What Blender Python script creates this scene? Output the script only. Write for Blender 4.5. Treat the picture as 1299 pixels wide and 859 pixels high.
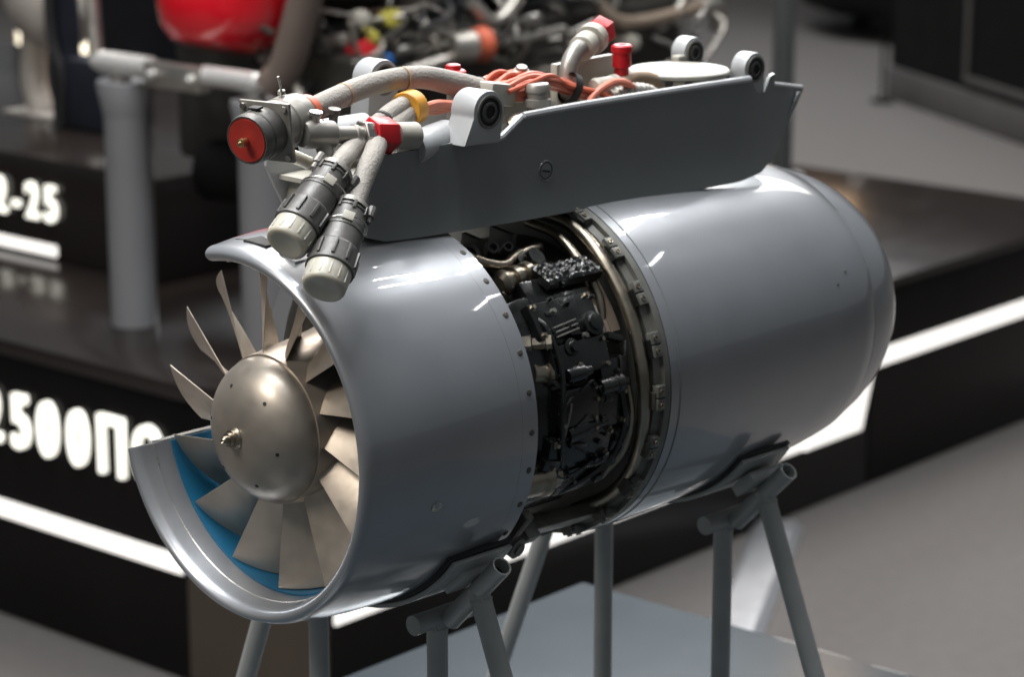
import bpy, bmesh, math, random
from mathutils import Vector, Matrix
R = math.radians
random.seed(7)
scene = bpy.context.scene
for o in list(bpy.data.objects): bpy.data.objects.remove(o, do_unlink=True)
col = scene.collection

# ------------------------------------------------------------------ camera
# the engine's axis is the world X axis (z = 0), intake at x = 0; the hall floor is at z = -1.1
cam = bpy.data.cameras.new('camera')
camo = bpy.data.objects.new('camera', cam); col.objects.link(camo)
camo.location = (-1.321, -1.637, 0.616)
yaw, pitch = 0.781, -0.248
fwd = Vector((math.cos(pitch)*math.cos(yaw), math.cos(pitch)*math.sin(yaw), math.sin(pitch)))
camo.rotation_euler = fwd.to_track_quat('-Z', 'Y').to_euler()
cam.sensor_width = 36; cam.lens = 90.7
cam.clip_start = 0.05; cam.clip_end = 200
cam.dof.use_dof = True; cam.dof.focus_distance = 2.12; cam.dof.aperture_fstop = 7.0
scene.camera = camo

# ------------------------------------------------------------------ light (indoor hall: ceiling lamps, no sky, no sun)
w = bpy.data.worlds.new('World'); scene.world = w; w.use_nodes = True
bgn = w.node_tree.nodes['Background']
bgn.inputs[0].default_value = (0.90, 0.96, 1.0, 1); bgn.inputs[1].default_value = 0.12

def area(name, loc, target, sx, sy, energy, color=(1, 1, 1), spread=180):
    l = bpy.data.lights.new(name, 'AREA'); l.shape = 'RECTANGLE'; l.size = sx; l.size_y = sy
    l.energy = energy; l.color = color; l.spread = math.radians(spread)
    o = bpy.data.objects.new(name, l); col.objects.link(o); o.location = loc
    d = Vector(target) - Vector(loc)
    o.rotation_euler = d.to_track_quat('-Z', 'Y').to_euler()
    return o
area('ceiling_softlight', (0.1, 0.70, 3.2), (0.3, 0.35, 0), 3.0, 1.7, 105, (0.97, 0.985, 1.0), 120)
area('ceiling_front_light', (-2.4, 0.6, 2.6), (0.1, 0.05, 0), 1.2, 0.8, 55, (1.0, 0.93, 0.84))
def tube_light(a, b, wd, energy, color=(1, 1, 1)):
    a, b = Vector(a), Vector(b); c = (a+b)/2; d = b-a
    l = bpy.data.lights.new('ceiling_tube', 'AREA'); l.shape = 'RECTANGLE'; l.size = d.length; l.size_y = wd
    l.energy = energy; l.color = color
    o = bpy.data.objects.new('ceiling_tube', l); col.objects.link(o); o.location = c
    x = d.normalized(); z = Vector((0, 0, 1)); y = z.cross(x).normalized(); z = x.cross(y)
    o.rotation_euler = Matrix((x, y, z)).transposed().to_euler()
tube_light((2.25, -0.30, 3.0), (3.15, -0.16, 3.0), 0.03, 12)
tube_light((2.25, 0.02, 3.0), (3.00, 0.12, 3.0), 0.02, 7)
tube_light((2.45, 0.55, 3.0), (2.95, 0.95, 3.0), 0.03, 6)
tube_light((3.35, -0.10, 3.0), (4.15, 1.30, 3.0), 0.04, 20)
tube_light((3.62, 0.50, 3.1), (4.15, 0.62, 3.1), 0.05, 9)
tube_light((3.85, -1.65, 3.0), (3.84, -1.10, 3.0), 0.025, 3)
area('hall_far_light', (7.9, 6.6, 4.0), (0.8, 0.3, -0.5), 2.2, 1.2, 330, (0.93, 0.97, 1.0))
area('hall_warm_light', (7.7, 5.0, 0.62), (3.8, 2.1, -0.6), 0.55, 0.9, 0.14, (1.0, 0.60, 0.30), 34)
area('hall_back_light', (6.5, 4.0, 4.2), (6.5, 4.0, -1), 5, 4, 270, (1.0, 0.97, 0.94))
area('hall_side_light', (2.6, 2.9, 3.4), (2.4, 2.4, -0.5), 1.6, 1.6, 120, (1.0, 0.93, 0.86))

scene.view_settings.view_transform = 'Standard'; scene.view_settings.look = 'None'
scene.view_settings.exposure = 0.28; scene.view_settings.gamma = 1
scene.view_settings.use_curve_mapping = False
scene.render.engine = 'CYCLES'

# ------------------------------------------------------------------ materials
def srgb(r, g, b):
    f = lambda c: (c/255/12.92) if c/255 <= 0.04045 else ((c/255+0.055)/1.055)**2.4
    return (f(r), f(g), f(b))
def mat(name, color, metallic=0.0, rough=0.5, coat=0.0, coat_rough=0.05, var=0.12, scale=14, rvar=0.12, bump=0.0, bscale=120, emit=None, estr=0, spec=0.5, trans=0, sss=0, aniso=None):
    m = bpy.data.materials.new(name); m.use_nodes = True
    nt = m.node_tree; b = nt.nodes['Principled BSDF']
    def setv(k, v):
        if k in b.inputs: b.inputs[k].default_value = v
    setv('Metallic', metallic); setv('Coat Weight', coat); setv('Coat Roughness', coat_rough); setv('Specular IOR Level', spec)
    setv('Transmission Weight', trans)
    if sss:
        setv('Subsurface Weight', sss); setv('Subsurface Radius', (0.01, 0.008, 0.005)); setv('Subsurface Scale', 0.5)
    if emit:
        setv('Emission Color', (*emit, 1)); setv('Emission Strength', estr)
    tc = nt.nodes.new('ShaderNodeTexCoord')
    n = nt.nodes.new('ShaderNodeTexNoise'); n.inputs['Scale'].default_value = scale; n.inputs['Detail'].default_value = 6
    nt.links.new(tc.outputs['Object'], n.inputs['Vector'])
    r = nt.nodes.new('ShaderNodeValToRGB')
    r.color_ramp.elements[0].position = 0.3; r.color_ramp.elements[1].position = 0.7
    r.color_ramp.elements[0].color = tuple(max(0, c*(1-var)) for c in color)+(1,)
    r.color_ramp.elements[1].color = tuple(min(1, c*(1+var)) for c in color)+(1,)
    nt.links.new(n.outputs['Fac'], r.inputs['Fac']); nt.links.new(r.outputs['Color'], b.inputs['Base Color'])
    n2 = nt.nodes.new('ShaderNodeTexNoise'); n2.inputs['Scale'].default_value = scale*3.1; n2.inputs['Detail'].default_value = 8
    nt.links.new(tc.outputs['Object'], n2.inputs['Vector'])
    mr = nt.nodes.new('ShaderNodeMapRange')
    mr.inputs['To Min'].default_value = max(0.02, rough*(1-rvar*2)); mr.inputs['To Max'].default_value = min(1, rough*(1+rvar*2))
    nt.links.new(n2.outputs['Fac'], mr.inputs['Value']); nt.links.new(mr.outputs['Result'], b.inputs['Roughness'])
    if bump:
        n3 = nt.nodes.new('ShaderNodeTexNoise'); n3.inputs['Scale'].default_value = bscale; n3.inputs['Detail'].default_value = 4
        nt.links.new(tc.outputs['Object'], n3.inputs['Vector'])
        bp = nt.nodes.new('ShaderNodeBump'); bp.inputs['Strength'].default_value = bump; bp.inputs['Distance'].default_value = 0.002
        nt.links.new(n3.outputs['Fac'], bp.inputs['Height']); nt.links.new(bp.outputs['Normal'], b.inputs['Normal'])
        if 'Coat Normal' in b.inputs and coat and bump < 0.06: nt.links.new(bp.outputs['Normal'], b.inputs['Coat Normal'])
    return m
M = {}
M['silver'] = mat('silver_paint', (0.315, 0.328, 0.35), 0.58, 0.35, coat=1.0, coat_rough=0.03, var=0.07, scale=9, rvar=0.12, bump=0.075, bscale=12)
M['panel'] = mat('shaded_grey_paint', (0.225, 0.24, 0.243), 0.35, 0.40, coat=0.25, coat_rough=0.2, var=0.05, scale=6, bump=0.03, bscale=300)  # grey darkened in the base: shade of a side turned from the ceiling lamps
M['white'] = mat('pale_grey_paint', (0.36, 0.37, 0.38), 0.1, 0.4, var=0.08, scale=30)
M['cream'] = mat('cream_paint', (0.34, 0.325, 0.28), 0.0, 0.5, var=0.08, scale=30)
M['lid'] = mat('pale_lid_paint', (0.25, 0.245, 0.215), 0.0, 0.5, var=0.12, scale=40)
M['post'] = mat('dark_grey_post', (0.075, 0.08, 0.082), 0.1, 0.5, var=0.05, scale=8)
M['carpet_reflection'] = mat('carpet_reflection', (0.055, 0.043, 0.032), 0.0, 0.4, var=0.12, scale=6)  # brown colour stands in for warm carpet mirrored in the plinth's chamfer
M['blue'] = mat('blue_duct_paint', (0.004, 0.095, 0.19), 0.0, 0.5, var=0.1, scale=20)
M['blade'] = mat('titanium_blade', (0.50, 0.435, 0.365), 0.70, 0.38, var=0.12, scale=25, rvar=0.25, bump=0.06, bscale=90)
M['spinner'] = mat('spinner_metal', (0.36, 0.32, 0.275), 0.75, 0.40, coat=0.15, coat_rough=0.15, var=0.10, scale=18, rvar=0.2, bump=0.02, bscale=60)
M['teal_metal'] = mat('dark_teal_casing', (0.03, 0.05, 0.055), 0.5, 0.4, var=0.2, scale=30)
M['steel'] = mat('steel', (0.55, 0.53, 0.50), 1.0, 0.3, var=0.15, scale=40, rvar=0.25)
M['tan_steel'] = mat('heat_tinted_steel', (0.36, 0.32, 0.26), 1.0, 0.33, var=0.2, scale=35, rvar=0.25)
M['olive'] = mat('olive_casting', (0.105, 0.10, 0.085), 0.6, 0.5, var=0.3, scale=30, rvar=0.25, bump=0.3, bscale=220)
M['olive_grey'] = mat('olive_grey_flange', (0.17, 0.17, 0.155), 0.5, 0.45, var=0.2, scale=40, bump=0.1, bscale=250)
M['gloss_black'] = mat('gloss_black_enamel', (0.005, 0.0055, 0.0055), 0.0, 0.30, coat=0.35, coat_rough=0.06, var=0.3, scale=30, rvar=0.4, bump=0.15, bscale=70)
M['black'] = mat('black_rubber', (0.012, 0.012, 0.013), 0.0, 0.6, var=0.3, scale=30, bump=0.1)
M['dark_grey'] = mat('dark_connector_plastic', (0.085, 0.082, 0.078), 0.25, 0.45, var=0.2, scale=60, rvar=0.2, bump=0.1, bscale=300)
M['conn_grey'] = mat('grey_anodised', (0.26, 0.248, 0.225), 0.5, 0.42, var=0.12, scale=50, rvar=0.2)
M['red'] = mat('red_cap_plastic', (0.42, 0.006, 0.012), 0.0, 0.38, var=0.15, scale=60, rvar=0.2, bump=0.06)
M['dull_red'] = mat('dull_red_disc', (0.36, 0.022, 0.014), 0.0, 0.55, var=0.15, scale=60, bump=0.1)
M['orange'] = mat('orange_band', (0.48, 0.095, 0.045), 0.0, 0.5, var=0.12, scale=60, bump=0.1)
M['salmon'] = mat('salmon_wire', (0.56, 0.17, 0.11), 0.0, 0.45, var=0.12, scale=80, bump=0.08, bscale=400)
M['yellow_tape'] = mat('amber_tape', (0.58, 0.27, 0.03), 0.0, 0.4, var=0.15, scale=80)
M['hose'] = mat('grey_sleeve', (0.27, 0.25, 0.225), 0.0, 0.7, var=0.12, scale=40, bump=0.5, bscale=420)
M['brown_sleeve'] = mat('brown_sleeve', (0.30, 0.22, 0.15), 0.0, 0.6, var=0.15, scale=50, bump=0.3, bscale=400)
M['cap_plastic'] = mat('milky_plastic', (0.66, 0.63, 0.54), 0.0, 0.34, var=0.06, scale=40, trans=0.30, sss=0.5, rvar=0.15)
M['brass'] = mat('brass', (0.60, 0.46, 0.24), 1.0, 0.35, var=0.15, scale=80)
M['hole'] = mat('dark_recess', (0.01, 0.01, 0.01), 0.0, 0.7, var=0.1)
M['stand'] = mat('grey_stand_paint', (0.33, 0.34, 0.335), 0.25, 0.42, var=0.08, scale=25, rvar=0.2, bump=0.08, bscale=200)
M['gloss_plinth'] = mat('black_gloss_laminate', (0.014, 0.011, 0.010), 0.0, 0.17, var=0.2, scale=3, rvar=0.15, spec=0.55)  # slight brown in the base colour stands in for warm reflections
M['plinth_face'] = mat('black_plinth_face', (0.005, 0.0045, 0.0045), 0.0, 0.24, var=0.2, scale=4, rvar=0.15, spec=0.2)
M['platform'] = mat('blue_grey_laminate', (0.032, 0.042, 0.050), 0.0, 0.24, var=0.02, scale=4, rvar=0.03)
M['carpet'] = mat('grey_carpet', (0.098, 0.092, 0.089), 0.0, 0.95, var=0.05, scale=30, bump=0.8, bscale=260, spec=0.1)
M['led'] = mat('led_strip', (0.9, 0.88, 0.85), 0.0, 0.5, var=0.01, emit=(1.0, 0.955, 0.90), estr=0.85)
M['letter'] = mat('lit_letter', (0.9, 0.9, 0.85), 0.0, 0.5, var=0.01, emit=(1.0, 0.975, 0.84), estr=1.1)
M['dark_metal'] = mat('dark_engine_metal', (0.055, 0.052, 0.047), 0.6, 0.45, var=0.4, scale=8, rvar=0.3)
M['mid_metal'] = mat('engine_pipe_metal', (0.45, 0.425, 0.39), 0.9, 0.38, var=0.25, scale=12)
M['column'] = mat('grey_column_paint', (0.19, 0.192, 0.20), 0.1, 0.45, var=0.05, scale=8)
M['brown_post'] = mat('brown_grey_post', (0.13, 0.10, 0.085), 0.2, 0.5, var=0.1)
M['glossy_red'] = mat('glossy_red_paint', (0.55, 0.005, 0.014), 0.0, 0.25, coat=0.5, var=0.06, scale=6)
M['chrome'] = mat('bright_steel', (0.72, 0.71, 0.69), 0.55, 0.25, var=0.06, scale=14)
M['beige'] = mat('beige_metal', (0.46, 0.42, 0.38), 0.2, 0.5, var=0.1, scale=6)
M['navy'] = mat('navy_dark', (0.012, 0.014, 0.022), 0.0, 0.4, var=0.2)
M['warm_wall'] = mat('warm_lit_panel', (0.8, 0.7, 0.5), 0, 0.6, var=0.02, emit=(1.0, 0.90, 0.68), estr=1.7)
M['amber_lamp'] = mat('amber_lamp', (0.8, 0.4, 0.05), 0, 0.4, var=0.02, emit=(1.0, 0.50, 0.05), estr=0.9)
M['bulb'] = mat('white_lamp', (0.9, 0.9, 0.9), 0, 0.4, var=0.01, emit=(1, 0.97, 0.92), estr=5)
M['blue_cap'] = mat('blue_cap', (0.01, 0.16, 0.55), 0, 0.4, var=0.1)
M['yellow_cap'] = mat('yellow_green_cap', (0.40, 0.36, 0.06), 0, 0.45, var=0.2)
M['cabinet'] = mat('black_cabinet', (0.007, 0.007, 0.007), 0.0, 0.6, var=0.15, scale=3, spec=0.12)
M['kick'] = mat('grey_kickboard', (0.085, 0.08, 0.078), 0.0, 0.5, var=0.1, scale=3)
M['alu'] = mat('aluminium_duct', (0.66, 0.68, 0.72), 0.85, 0.35, var=0.06, scale=8)
M['tan_panel'] = mat('tan_heat_shield', (0.42, 0.33, 0.26), 0.7, 0.45, var=0.12, scale=30)

# ------------------------------------------------------------------ mesh helpers
class MB:
    def __init__(s): s.v = []; s.f = []
    def add(s, vs, fs):
        n = len(s.v); s.v += [tuple(p) for p in vs]; s.f += [tuple(i+n for i in f) for f in fs]; return s
    # closed profile [(x, r)] swept about the engine axis; phi measured from +z towards +y
    def sector(s, prof, a0=0, a1=360, seg=120, closed=True):
        full = abs(a1-a0) >= 359.99; k = len(prof); n = seg if full else seg+1
        vs = []
        for i in range(n):
            a = R(a0+(a1-a0)*i/seg)
            for x, r in prof: vs.append((x, r*math.sin(a), r*math.cos(a)))
        fs = []
        for i in range(seg):
            j = (i+1) % n
            for q in range(k if closed else k-1):
                p = (q+1) % k
                fs.append((i*k+q, i*k+p, j*k+p, j*k+q))
        if not full and closed:
            fs.append(tuple(range(k))); fs.append(tuple((n-1)*k+q for q in reversed(range(k))))
        return s.add(vs, fs)
    # profile [(t, r)] about any axis; ends capped
    def turn(s, p0, d, prof, seg=28, cap=True, rot=0):
        p0 = Vector(p0); d = Vector(d).normalized()
        u = d.orthogonal().normalized()
        if abs(d.z) < 0.9: u = Vector((0, 0, 1)).cross(d).normalized()
        v = d.cross(u)
        vs = []; k = len(prof)
        for t, r in prof:
            for i in range(seg):
                a = 2*math.pi*i/seg+rot
                vs.append(p0+d*t+u*(r*math.cos(a))+v*(r*math.sin(a)))
        fs = []
        for q in range(k-1):
            for i in range(seg):
                j = (i+1) % seg
                fs.append((q*seg+i, q*seg+j, (q+1)*seg+j, (q+1)*seg+i))
        if cap:
            if prof[0][1] > 1e-5: fs.append(tuple(reversed(range(seg))))
            if prof[-1][1] > 1e-5: fs.append(tuple((k-1)*seg+i for i in range(seg)))
        return s.add(vs, fs)
    def cyl(s, a, b, r, seg=20, r2=None):
        a, b = Vector(a), Vector(b); L = (b-a).length
        return s.turn(a, b-a, [(0, r), (L, r if r2 is None else r2)], seg)
    def tube(s, pts, rad, seg=12, sub=8, ripple=0, rn=0):
        pts = [Vector(p) for p in pts]; out = []
        if len(pts) > 2 and sub > 1:
            P = [pts[0]*2-pts[1]]+pts+[pts[-1]*2-pts[-2]]
            for i in range(1, len(P)-2):
                for k in range(sub):
                    t = k/sub; a, b, c, d = P[i-1], P[i], P[i+1], P[i+2]
                    out.append(0.5*((2*b)+(c-a)*t+(2*a-5*b+4*c-d)*t*t+(3*b-a-3*c+d)*t**3))
            out.append(pts[-1])
        else: out = pts
        n = len(out); vs = []
        T0 = (out[1]-out[0]).normalized(); u = T0.orthogonal().normalized()
        for i, p in enumerate(out):
            T = (out[min(i+1, n-1)]-out[max(i-1, 0)]).normalized()
            u = (u-T*u.dot(T)).normalized(); v = T.cross(u)
            rr = rad if not callable(rad) else rad(i/(n-1))
            if ripple: rr *= 1+ripple*math.sin(2*math.pi*rn*i/(n-1))
            for k in range(seg):
                a = 2*math.pi*k/seg; vs.append(p+u*(rr*math.cos(a))+v*(rr*math.sin(a)))
        fs = [(i*seg+k, i*seg+(k+1) % seg, (i+1)*seg+(k+1) % seg, (i+1)*seg+k) for i in range(n-1) for k in range(seg)]
        fs.append(tuple(reversed(range(seg)))); fs.append(tuple((n-1)*seg+k for k in range(seg)))
        return s.add(vs, fs)
    def box(s, c, size, ax=None):
        c = Vector(c); ax = ax or (Vector((1, 0, 0)), Vector((0, 1, 0)), Vector((0, 0, 1)))
        h = [x/2 for x in size]; vs = []
        for i in (-1, 1):
            for j in (-1, 1):
                for k in (-1, 1): vs.append(c+ax[0]*(i*h[0])+ax[1]*(j*h[1])+ax[2]*(k*h[2]))
        return s.add(vs, [(0, 1, 3, 2), (4, 6, 7, 5), (0, 4, 5, 1), (2, 3, 7, 6), (0, 2, 6, 4), (1, 5, 7, 3)])
    # polygon in the x-z plane extruded along y from y0 to y1 (fn may bend it)
    def prism_y(s, poly, y0, y1, fn=None):
        k = len(poly)
        vs = [(x, y0, z) for x, z in poly]+[(x, y1, z) for x, z in poly]
        if fn: vs = [fn(p) for p in vs]
        fs = [tuple(range(k)), tuple(reversed(range(k, 2*k)))]+[(i, k+i, k+(i+1) % k, (i+1) % k) for i in range(k)]
        return s.add(vs, fs)
    def prism_z(s, poly, z0, z1):
        k = len(poly)
        vs = [(x, y, z0) for x, y in poly]+[(x, y, z1) for x, y in poly]
        fs = [tuple(reversed(range(k))), tuple(range(k, 2*k))]+[(i, (i+1) % k, k+(i+1) % k, k+i) for i in range(k)]
        return s.add(vs, fs)
    def build(s, name, m, parent=None, bevel=0, bseg=2, smooth=35, loc=None):
        me = bpy.data.meshes.new(name); me.from_pydata(s.v, [], s.f)
        bm = bmesh.new(); bm.from_mesh(me)
        bmesh.ops.recalc_face_normals(bm, faces=bm.faces)
        if bevel:
            es = [e for e in bm.edges if len(e.link_faces) == 2 and e.calc_face_angle(0) > R(30)]
            bmesh.ops.bevel(bm, geom=es, offset=bevel, segments=bseg, profile=0.6, affect='EDGES', clamp_overlap=True)
        bm.to_mesh(me); bm.free()
        me.materials.append(M[m] if isinstance(m, str) else m)
        if smooth:
            me.shade_smooth(); me.set_sharp_from_angle(angle=R(smooth))
        o = bpy.data.objects.new(name, me); col.objects.link(o)
        if parent: o.parent = parent
        if loc: o.location = loc
        return o
def tag(o, label=None, cat=None, group=None, kind=None):
    if label: o['label'] = label
    if cat: o['category'] = cat
    if group: o['group'] = group
    if kind: o['kind'] = kind
    return o
def empty(name, loc=(0, 0, 0), rz=0):
    o = bpy.data.objects.new(name, None); o.empty_display_size = 0.1; col.objects.link(o)
    o.location = loc; o.rotation_euler = (0, 0, rz); return o
def copy_part(src, parent, loc=None, rot=None):
    c = src.copy(); col.objects.link(c); c.parent = parent
    if loc is not None: c.location = loc
    if rot is not None: c.rotation_euler = rot
    return c
def frame(x, phi, r):            # local axes on the engine's skin: along axis, round it, outwards
    a = R(phi); er = Vector((0, math.sin(a), math.cos(a))); et = Vector((0, math.cos(a), -math.sin(a)))
    return Vector((x, 0, 0))+er*r, (Vector((1, 0, 0)), et, er)
def spin(x, phi):                # euler for a part modelled at phi = 0 (outwards = +z)
    return (-R(phi), 0, 0)

# ================================================================== SETTING
ANG = R(3.7); ex = Vector((math.cos(ANG), math.sin(ANG), 0)); ey = Vector((-ex.y, ex.x, 0))
def L(x, y, z): return ex*x+ey*y+Vector((0, 0, z))
FLOOR = -1.1
fl = MB(); n = 24
fl.add([(-30, -30, FLOOR), (45, -30, FLOOR), (45, 45, FLOOR), (-30, 45, FLOOR)], [(0, 1, 2, 3)])
tag(fl.build('floor', 'carpet', smooth=0), kind='structure')

# black display plinth with a light strip, chamfered front corner
plinth = empty('display_plinth', (0, 0, 0), ANG)
tag(plinth, 'glossy black display plinth with white light strip and glowing 2500ПС lettering', 'plinth')
TOPA = -0.55
def face_strip(pa, pb, z0, z1, out, name, m, parent, th=0.004):
    pa, pb = Vector(pa), Vector(pb)
    d = (pb-pa).normalized(); nrm = Vector((d.y, -d.x, 0))*out
    mb = MB(); c = (pa+pb)/2+nrm*(th/2)
    mb.box((c.x, c.y, (z0+z1)/2), ((pb-pa).length, th, z1-z0), (d, nrm, Vector((0, 0, 1))))
    return mb.build(name, m, parent, smooth=0)
polyA = [(1.435, 1.70), (1.535, 1.44), (3.20, 1.44), (3.20, 4.6), (1.435, 4.6)]
MB().prism_z(polyA, FLOOR+0.002, TOPA-0.03).build('plinth_body', 'plinth_face', plinth, bevel=0.004)
def off(poly, d):
    cx = sum(p[0] for p in poly)/len(poly); cy = sum(p[1] for p in poly)/len(poly)
    return [(x+(d if x > cx else -d), y+(d if y > cy else -d)) for x, y in poly]
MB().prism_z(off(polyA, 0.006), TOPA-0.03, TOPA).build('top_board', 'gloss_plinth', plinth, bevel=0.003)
face_strip((1.435, 4.5, 0), (1.435, 1.705, 0), -0.899, -0.866, 1, 'light_strip', 'led', plinth)
face_strip((1.437, 1.695, 0), (1.533, 1.445, 0), FLOOR+0.01, -0.83, 1, 'chamfer_reflection', 'carpet_reflection', plinth)  # added sheet on the chamfer, carpet reflection put in as plain brown
face_strip((1.54, 1.44, 0), (3.17, 1.44, 0), -0.959, -0.912, 1, 'light_strip', 'led', plinth)
mb = MB(); mb.add([(2.95, 1.434, -0.962), (3.165, 1.434, -0.962), (3.205, 1.434, -0.838), (3.05, 1.434, -0.838), (2.95, 1.438, -0.962), (3.165, 1.438, -0.962), (3.205, 1.438, -0.838), (3.05, 1.438, -0.838)],
    [(0, 1, 2, 3), (4, 7, 6, 5), (0, 4, 5, 1), (1, 5, 6, 2), (2, 6, 7, 3), (3, 7, 4, 0)])
mb.build('light_strip_jog', 'led', plinth, smooth=0)

plinthB = empty('display_plinth', (0, 0, 0), ANG)
tag(plinthB, 'lower black plinth running right behind the tail cone, with raised white light strip', 'plinth')
TOPB = -0.64
polyB = [(3.206, 1.44), (4.26, 1.44), (4.26, 3.6), (3.206, 3.6)]
MB().prism_z(polyB, FLOOR+0.002, TOPB-0.02).build('plinth_body', 'plinth_face', plinthB, bevel=0.004)
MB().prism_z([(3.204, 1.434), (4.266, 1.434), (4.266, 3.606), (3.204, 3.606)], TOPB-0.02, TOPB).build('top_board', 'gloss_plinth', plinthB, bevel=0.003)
face_strip((3.21, 1.44, 0), (4.25, 1.44, 0), -0.832, -0.794, 1, 'light_strip', 'led', plinthB)

# lettering
def letter(ch, size, parent, loc, rot, sx=1.0, weight=0.0, depth=0.012):
    cu = bpy.data.curves.new('letter', 'FONT'); cu.body = ch; cu.size = size; cu.extrude = depth/2; cu.offset = weight
    cu.align_x = 'CENTER'; cu.resolution_u = 6
    t = bpy.data.objects.new('tmp', cu); col.objects.link(t)
    dg = bpy.context.evaluated_depsgraph_get(); dg.update()
    me = bpy.data.meshes.new_from_object(t.evaluated_get(dg))
    bpy.data.objects.remove(t, do_unlink=True)
    me.materials.clear(); me.materials.append(M['letter']); me.name = 'letter'
    o = bpy.data.objects.new('letter', me); col.objects.link(o); o.parent = parent
    o.location = loc; o.rotation_euler = rot; o.scale = (sx, 1, 1); return o
for ch, yy in (('2', 2.215), ('5', 2.130), ('0', 2.052), ('0', 1.967), ('П', 1.874), ('С', 1.778)):
    letter(ch, 0.146, plinth, (1.424, yy, -0.747), (R(90), 0, R(-90)), 0.76, 0.0018)

# low back plinth carrying the small lettering
back = empty('back_plinth', (0, 0, 0), ANG)
tag(back, 'low black back plinth with glowing 2-25 lettering and short white strip', 'plinth')
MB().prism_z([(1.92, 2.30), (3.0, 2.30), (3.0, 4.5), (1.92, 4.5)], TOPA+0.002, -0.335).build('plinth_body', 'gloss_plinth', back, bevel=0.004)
face_strip((1.92, 4.4, 0), (1.92, 2.62, 0), -0.540, -0.517, 1, 'light_strip', 'led', back)
for ch, yy in (('2', 2.790), ('-', 2.737), ('2', 2.683), ('5', 2.622)):
    letter(ch, 0.108, back, (1.910, yy, -0.463), (R(90), 0, R(-90)), 0.80, 0.0016, 0.008)

# platform under the engine's trestles and the duct on the floor behind it
plat = empty('display_platform', (0, 0, 0), ANG)
tag(plat, 'satin blue-grey platform top that the engine trestles stand on', 'platform')
ZP = -0.5
MB().prism_z([(-1.2, -1.3), (1.0, -1.3), (1.0, 0.442), (-1.2, 0.442)], ZP-0.03, ZP).build('top_board', 'platform', plat, bevel=0.004)
MB().prism_z([(-1.16, -1.26), (0.96, -1.26), (0.96, 0.40), (-1.16, 0.40)], FLOOR+0.002, ZP-0.031).build('platform_body', 'plinth_face', plat, bevel=0.004)
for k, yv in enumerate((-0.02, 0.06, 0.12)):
    MB().box((1.0035, yv, ZP-0.006), (0.006, 0.05, 0.005)).build('edge_highlight', 'chrome', plat, bevel=0.001)  # added bright slips imitating broken highlights along the platform edge
a, b = Vector((2.30, 1.13, 0)), Vector((2.83, 1.415, 0)); d = (b-a).normalized(); nrm = Vector((-d.y, d.x, 0))
mb = MB(); cc = (a+b)/2-d*0.15
ln = (b-a).length+0.3
prof = [(-0.055, 0), (-0.035, 0.018), (0.035, 0.018), (0.055, 0)]
vs = []
for s_ in (-ln/2, ln/2):
    for q, h in prof:
        p = cc+d*s_+nrm*q; vs.append((p.x, p.y, FLOOR+0.002+h))
mb.add(vs, [(0, 1, 2, 3), (7, 6, 5, 4), (0, 4, 5, 1), (1, 5, 6, 2), (2, 6, 7, 3), (3, 7, 4, 0)])
duct = mb.build('cable_duct', 'alu', None, bevel=0.002); duct.rotation_euler = (0, 0, ANG)
tag(duct, 'bright aluminium cable duct lying on the carpet behind the rear trestle', 'cable duct')

# black cabinet in the far right corner
cab = empty('black_cabinet', (0, 0, 0), ANG)
tag(cab, 'tall black cabinet with grey kickboard standing on the carpet at upper right', 'cabinet')
A, B = Vector((7.93, 4.45, 0)), Vector((7.25, 3.38, 0)); d = (B-A).normalized(); nb = Vector((-d.y, d.x, 0))
if nb.x < 0: nb = -nb
def quad_prism(p, q, depth, z0, z1, inset=0):
    p2 = p+nb*inset; q2 = q+nb*inset
    return MB().prism_z([tuple(p2[:2]), tuple((p2+nb*depth)[:2]), tuple((q2+nb*depth)[:2]), tuple(q2[:2])], z0, z1)
B2 = A+d*2.6
quad_prism(A, B2, 1.0, FLOOR+0.14, 1.3).build('cabinet_body', 'cabinet', cab, bevel=0.01)
quad_prism(A-d*0.01, B2, 1.02, FLOOR+0.002, FLOOR+0.139, -0.01).build('kickboard', 'kick', cab, bevel=0.005)
quad_prism(A+d*0.72, A+d*0.745, 0.01, FLOOR+0.2, 1.2, -0.012).build('door_edge', 'kick', cab)
quad_prism(A+d*0.72, B2, 0.01, FLOOR+0.175, FLOOR+0.2, -0.012).build('door_edge', 'kick', cab)
MB().turn(L(7.80, 4.40, -0.43), (0, 0, 1), [(0, 0.0), (0.006, 0.012), (0.018, 0.018), (0.03, 0.012), (0.036, 0)], 12).build('indicator_lamp', 'bulb', None)
lampo = bpy.data.objects['indicator_lamp']; tag(lampo, 'small round white lamp at the black cabinet edge, far right', 'lamp')
mb = MB().turn(L(7.80, 4.40, FLOOR+0.004), (0, 0, 1), [(0, 0.05), (0.01, 0.05), (0.015, 0.008), (0.668, 0.008)], 10)
stem = mb.build('lamp_stem', 'cabinet', lampo)
# dark equipment trolley on the floor behind the cabinet
tr = empty('equipment_case', (0, 0, 0), ANG)
tag(tr, 'dark rounded equipment case on the carpet beside the black cabinet, top edge', 'case')
MB().prism_z([(9.2, 4.4), (10.4, 4.4), (10.4, 6.1), (9.6, 6.1), (9.3, 5.7)], FLOOR+0.12, 0.2).build('case_body', 'cabinet', tr, bevel=0.08, bseg=3)
for p in ((9.5, 4.7), (10.2, 4.7), (9.75, 5.8), (10.2, 5.8)):
    MB().turn((p[0], p[1]-0.02, FLOOR+0.062), (0, 1, 0), [(0, 0.06), (0.04, 0.06)], 14).build('castor', 'black', tr)

# ================================================================== THE JET ENGINE
eng = empty('jet_engine', (0, 0, 0))
tag(eng, 'small silver turbofan engine cut open at the intake, on two grey tubular trestles', 'jet engine')

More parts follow.
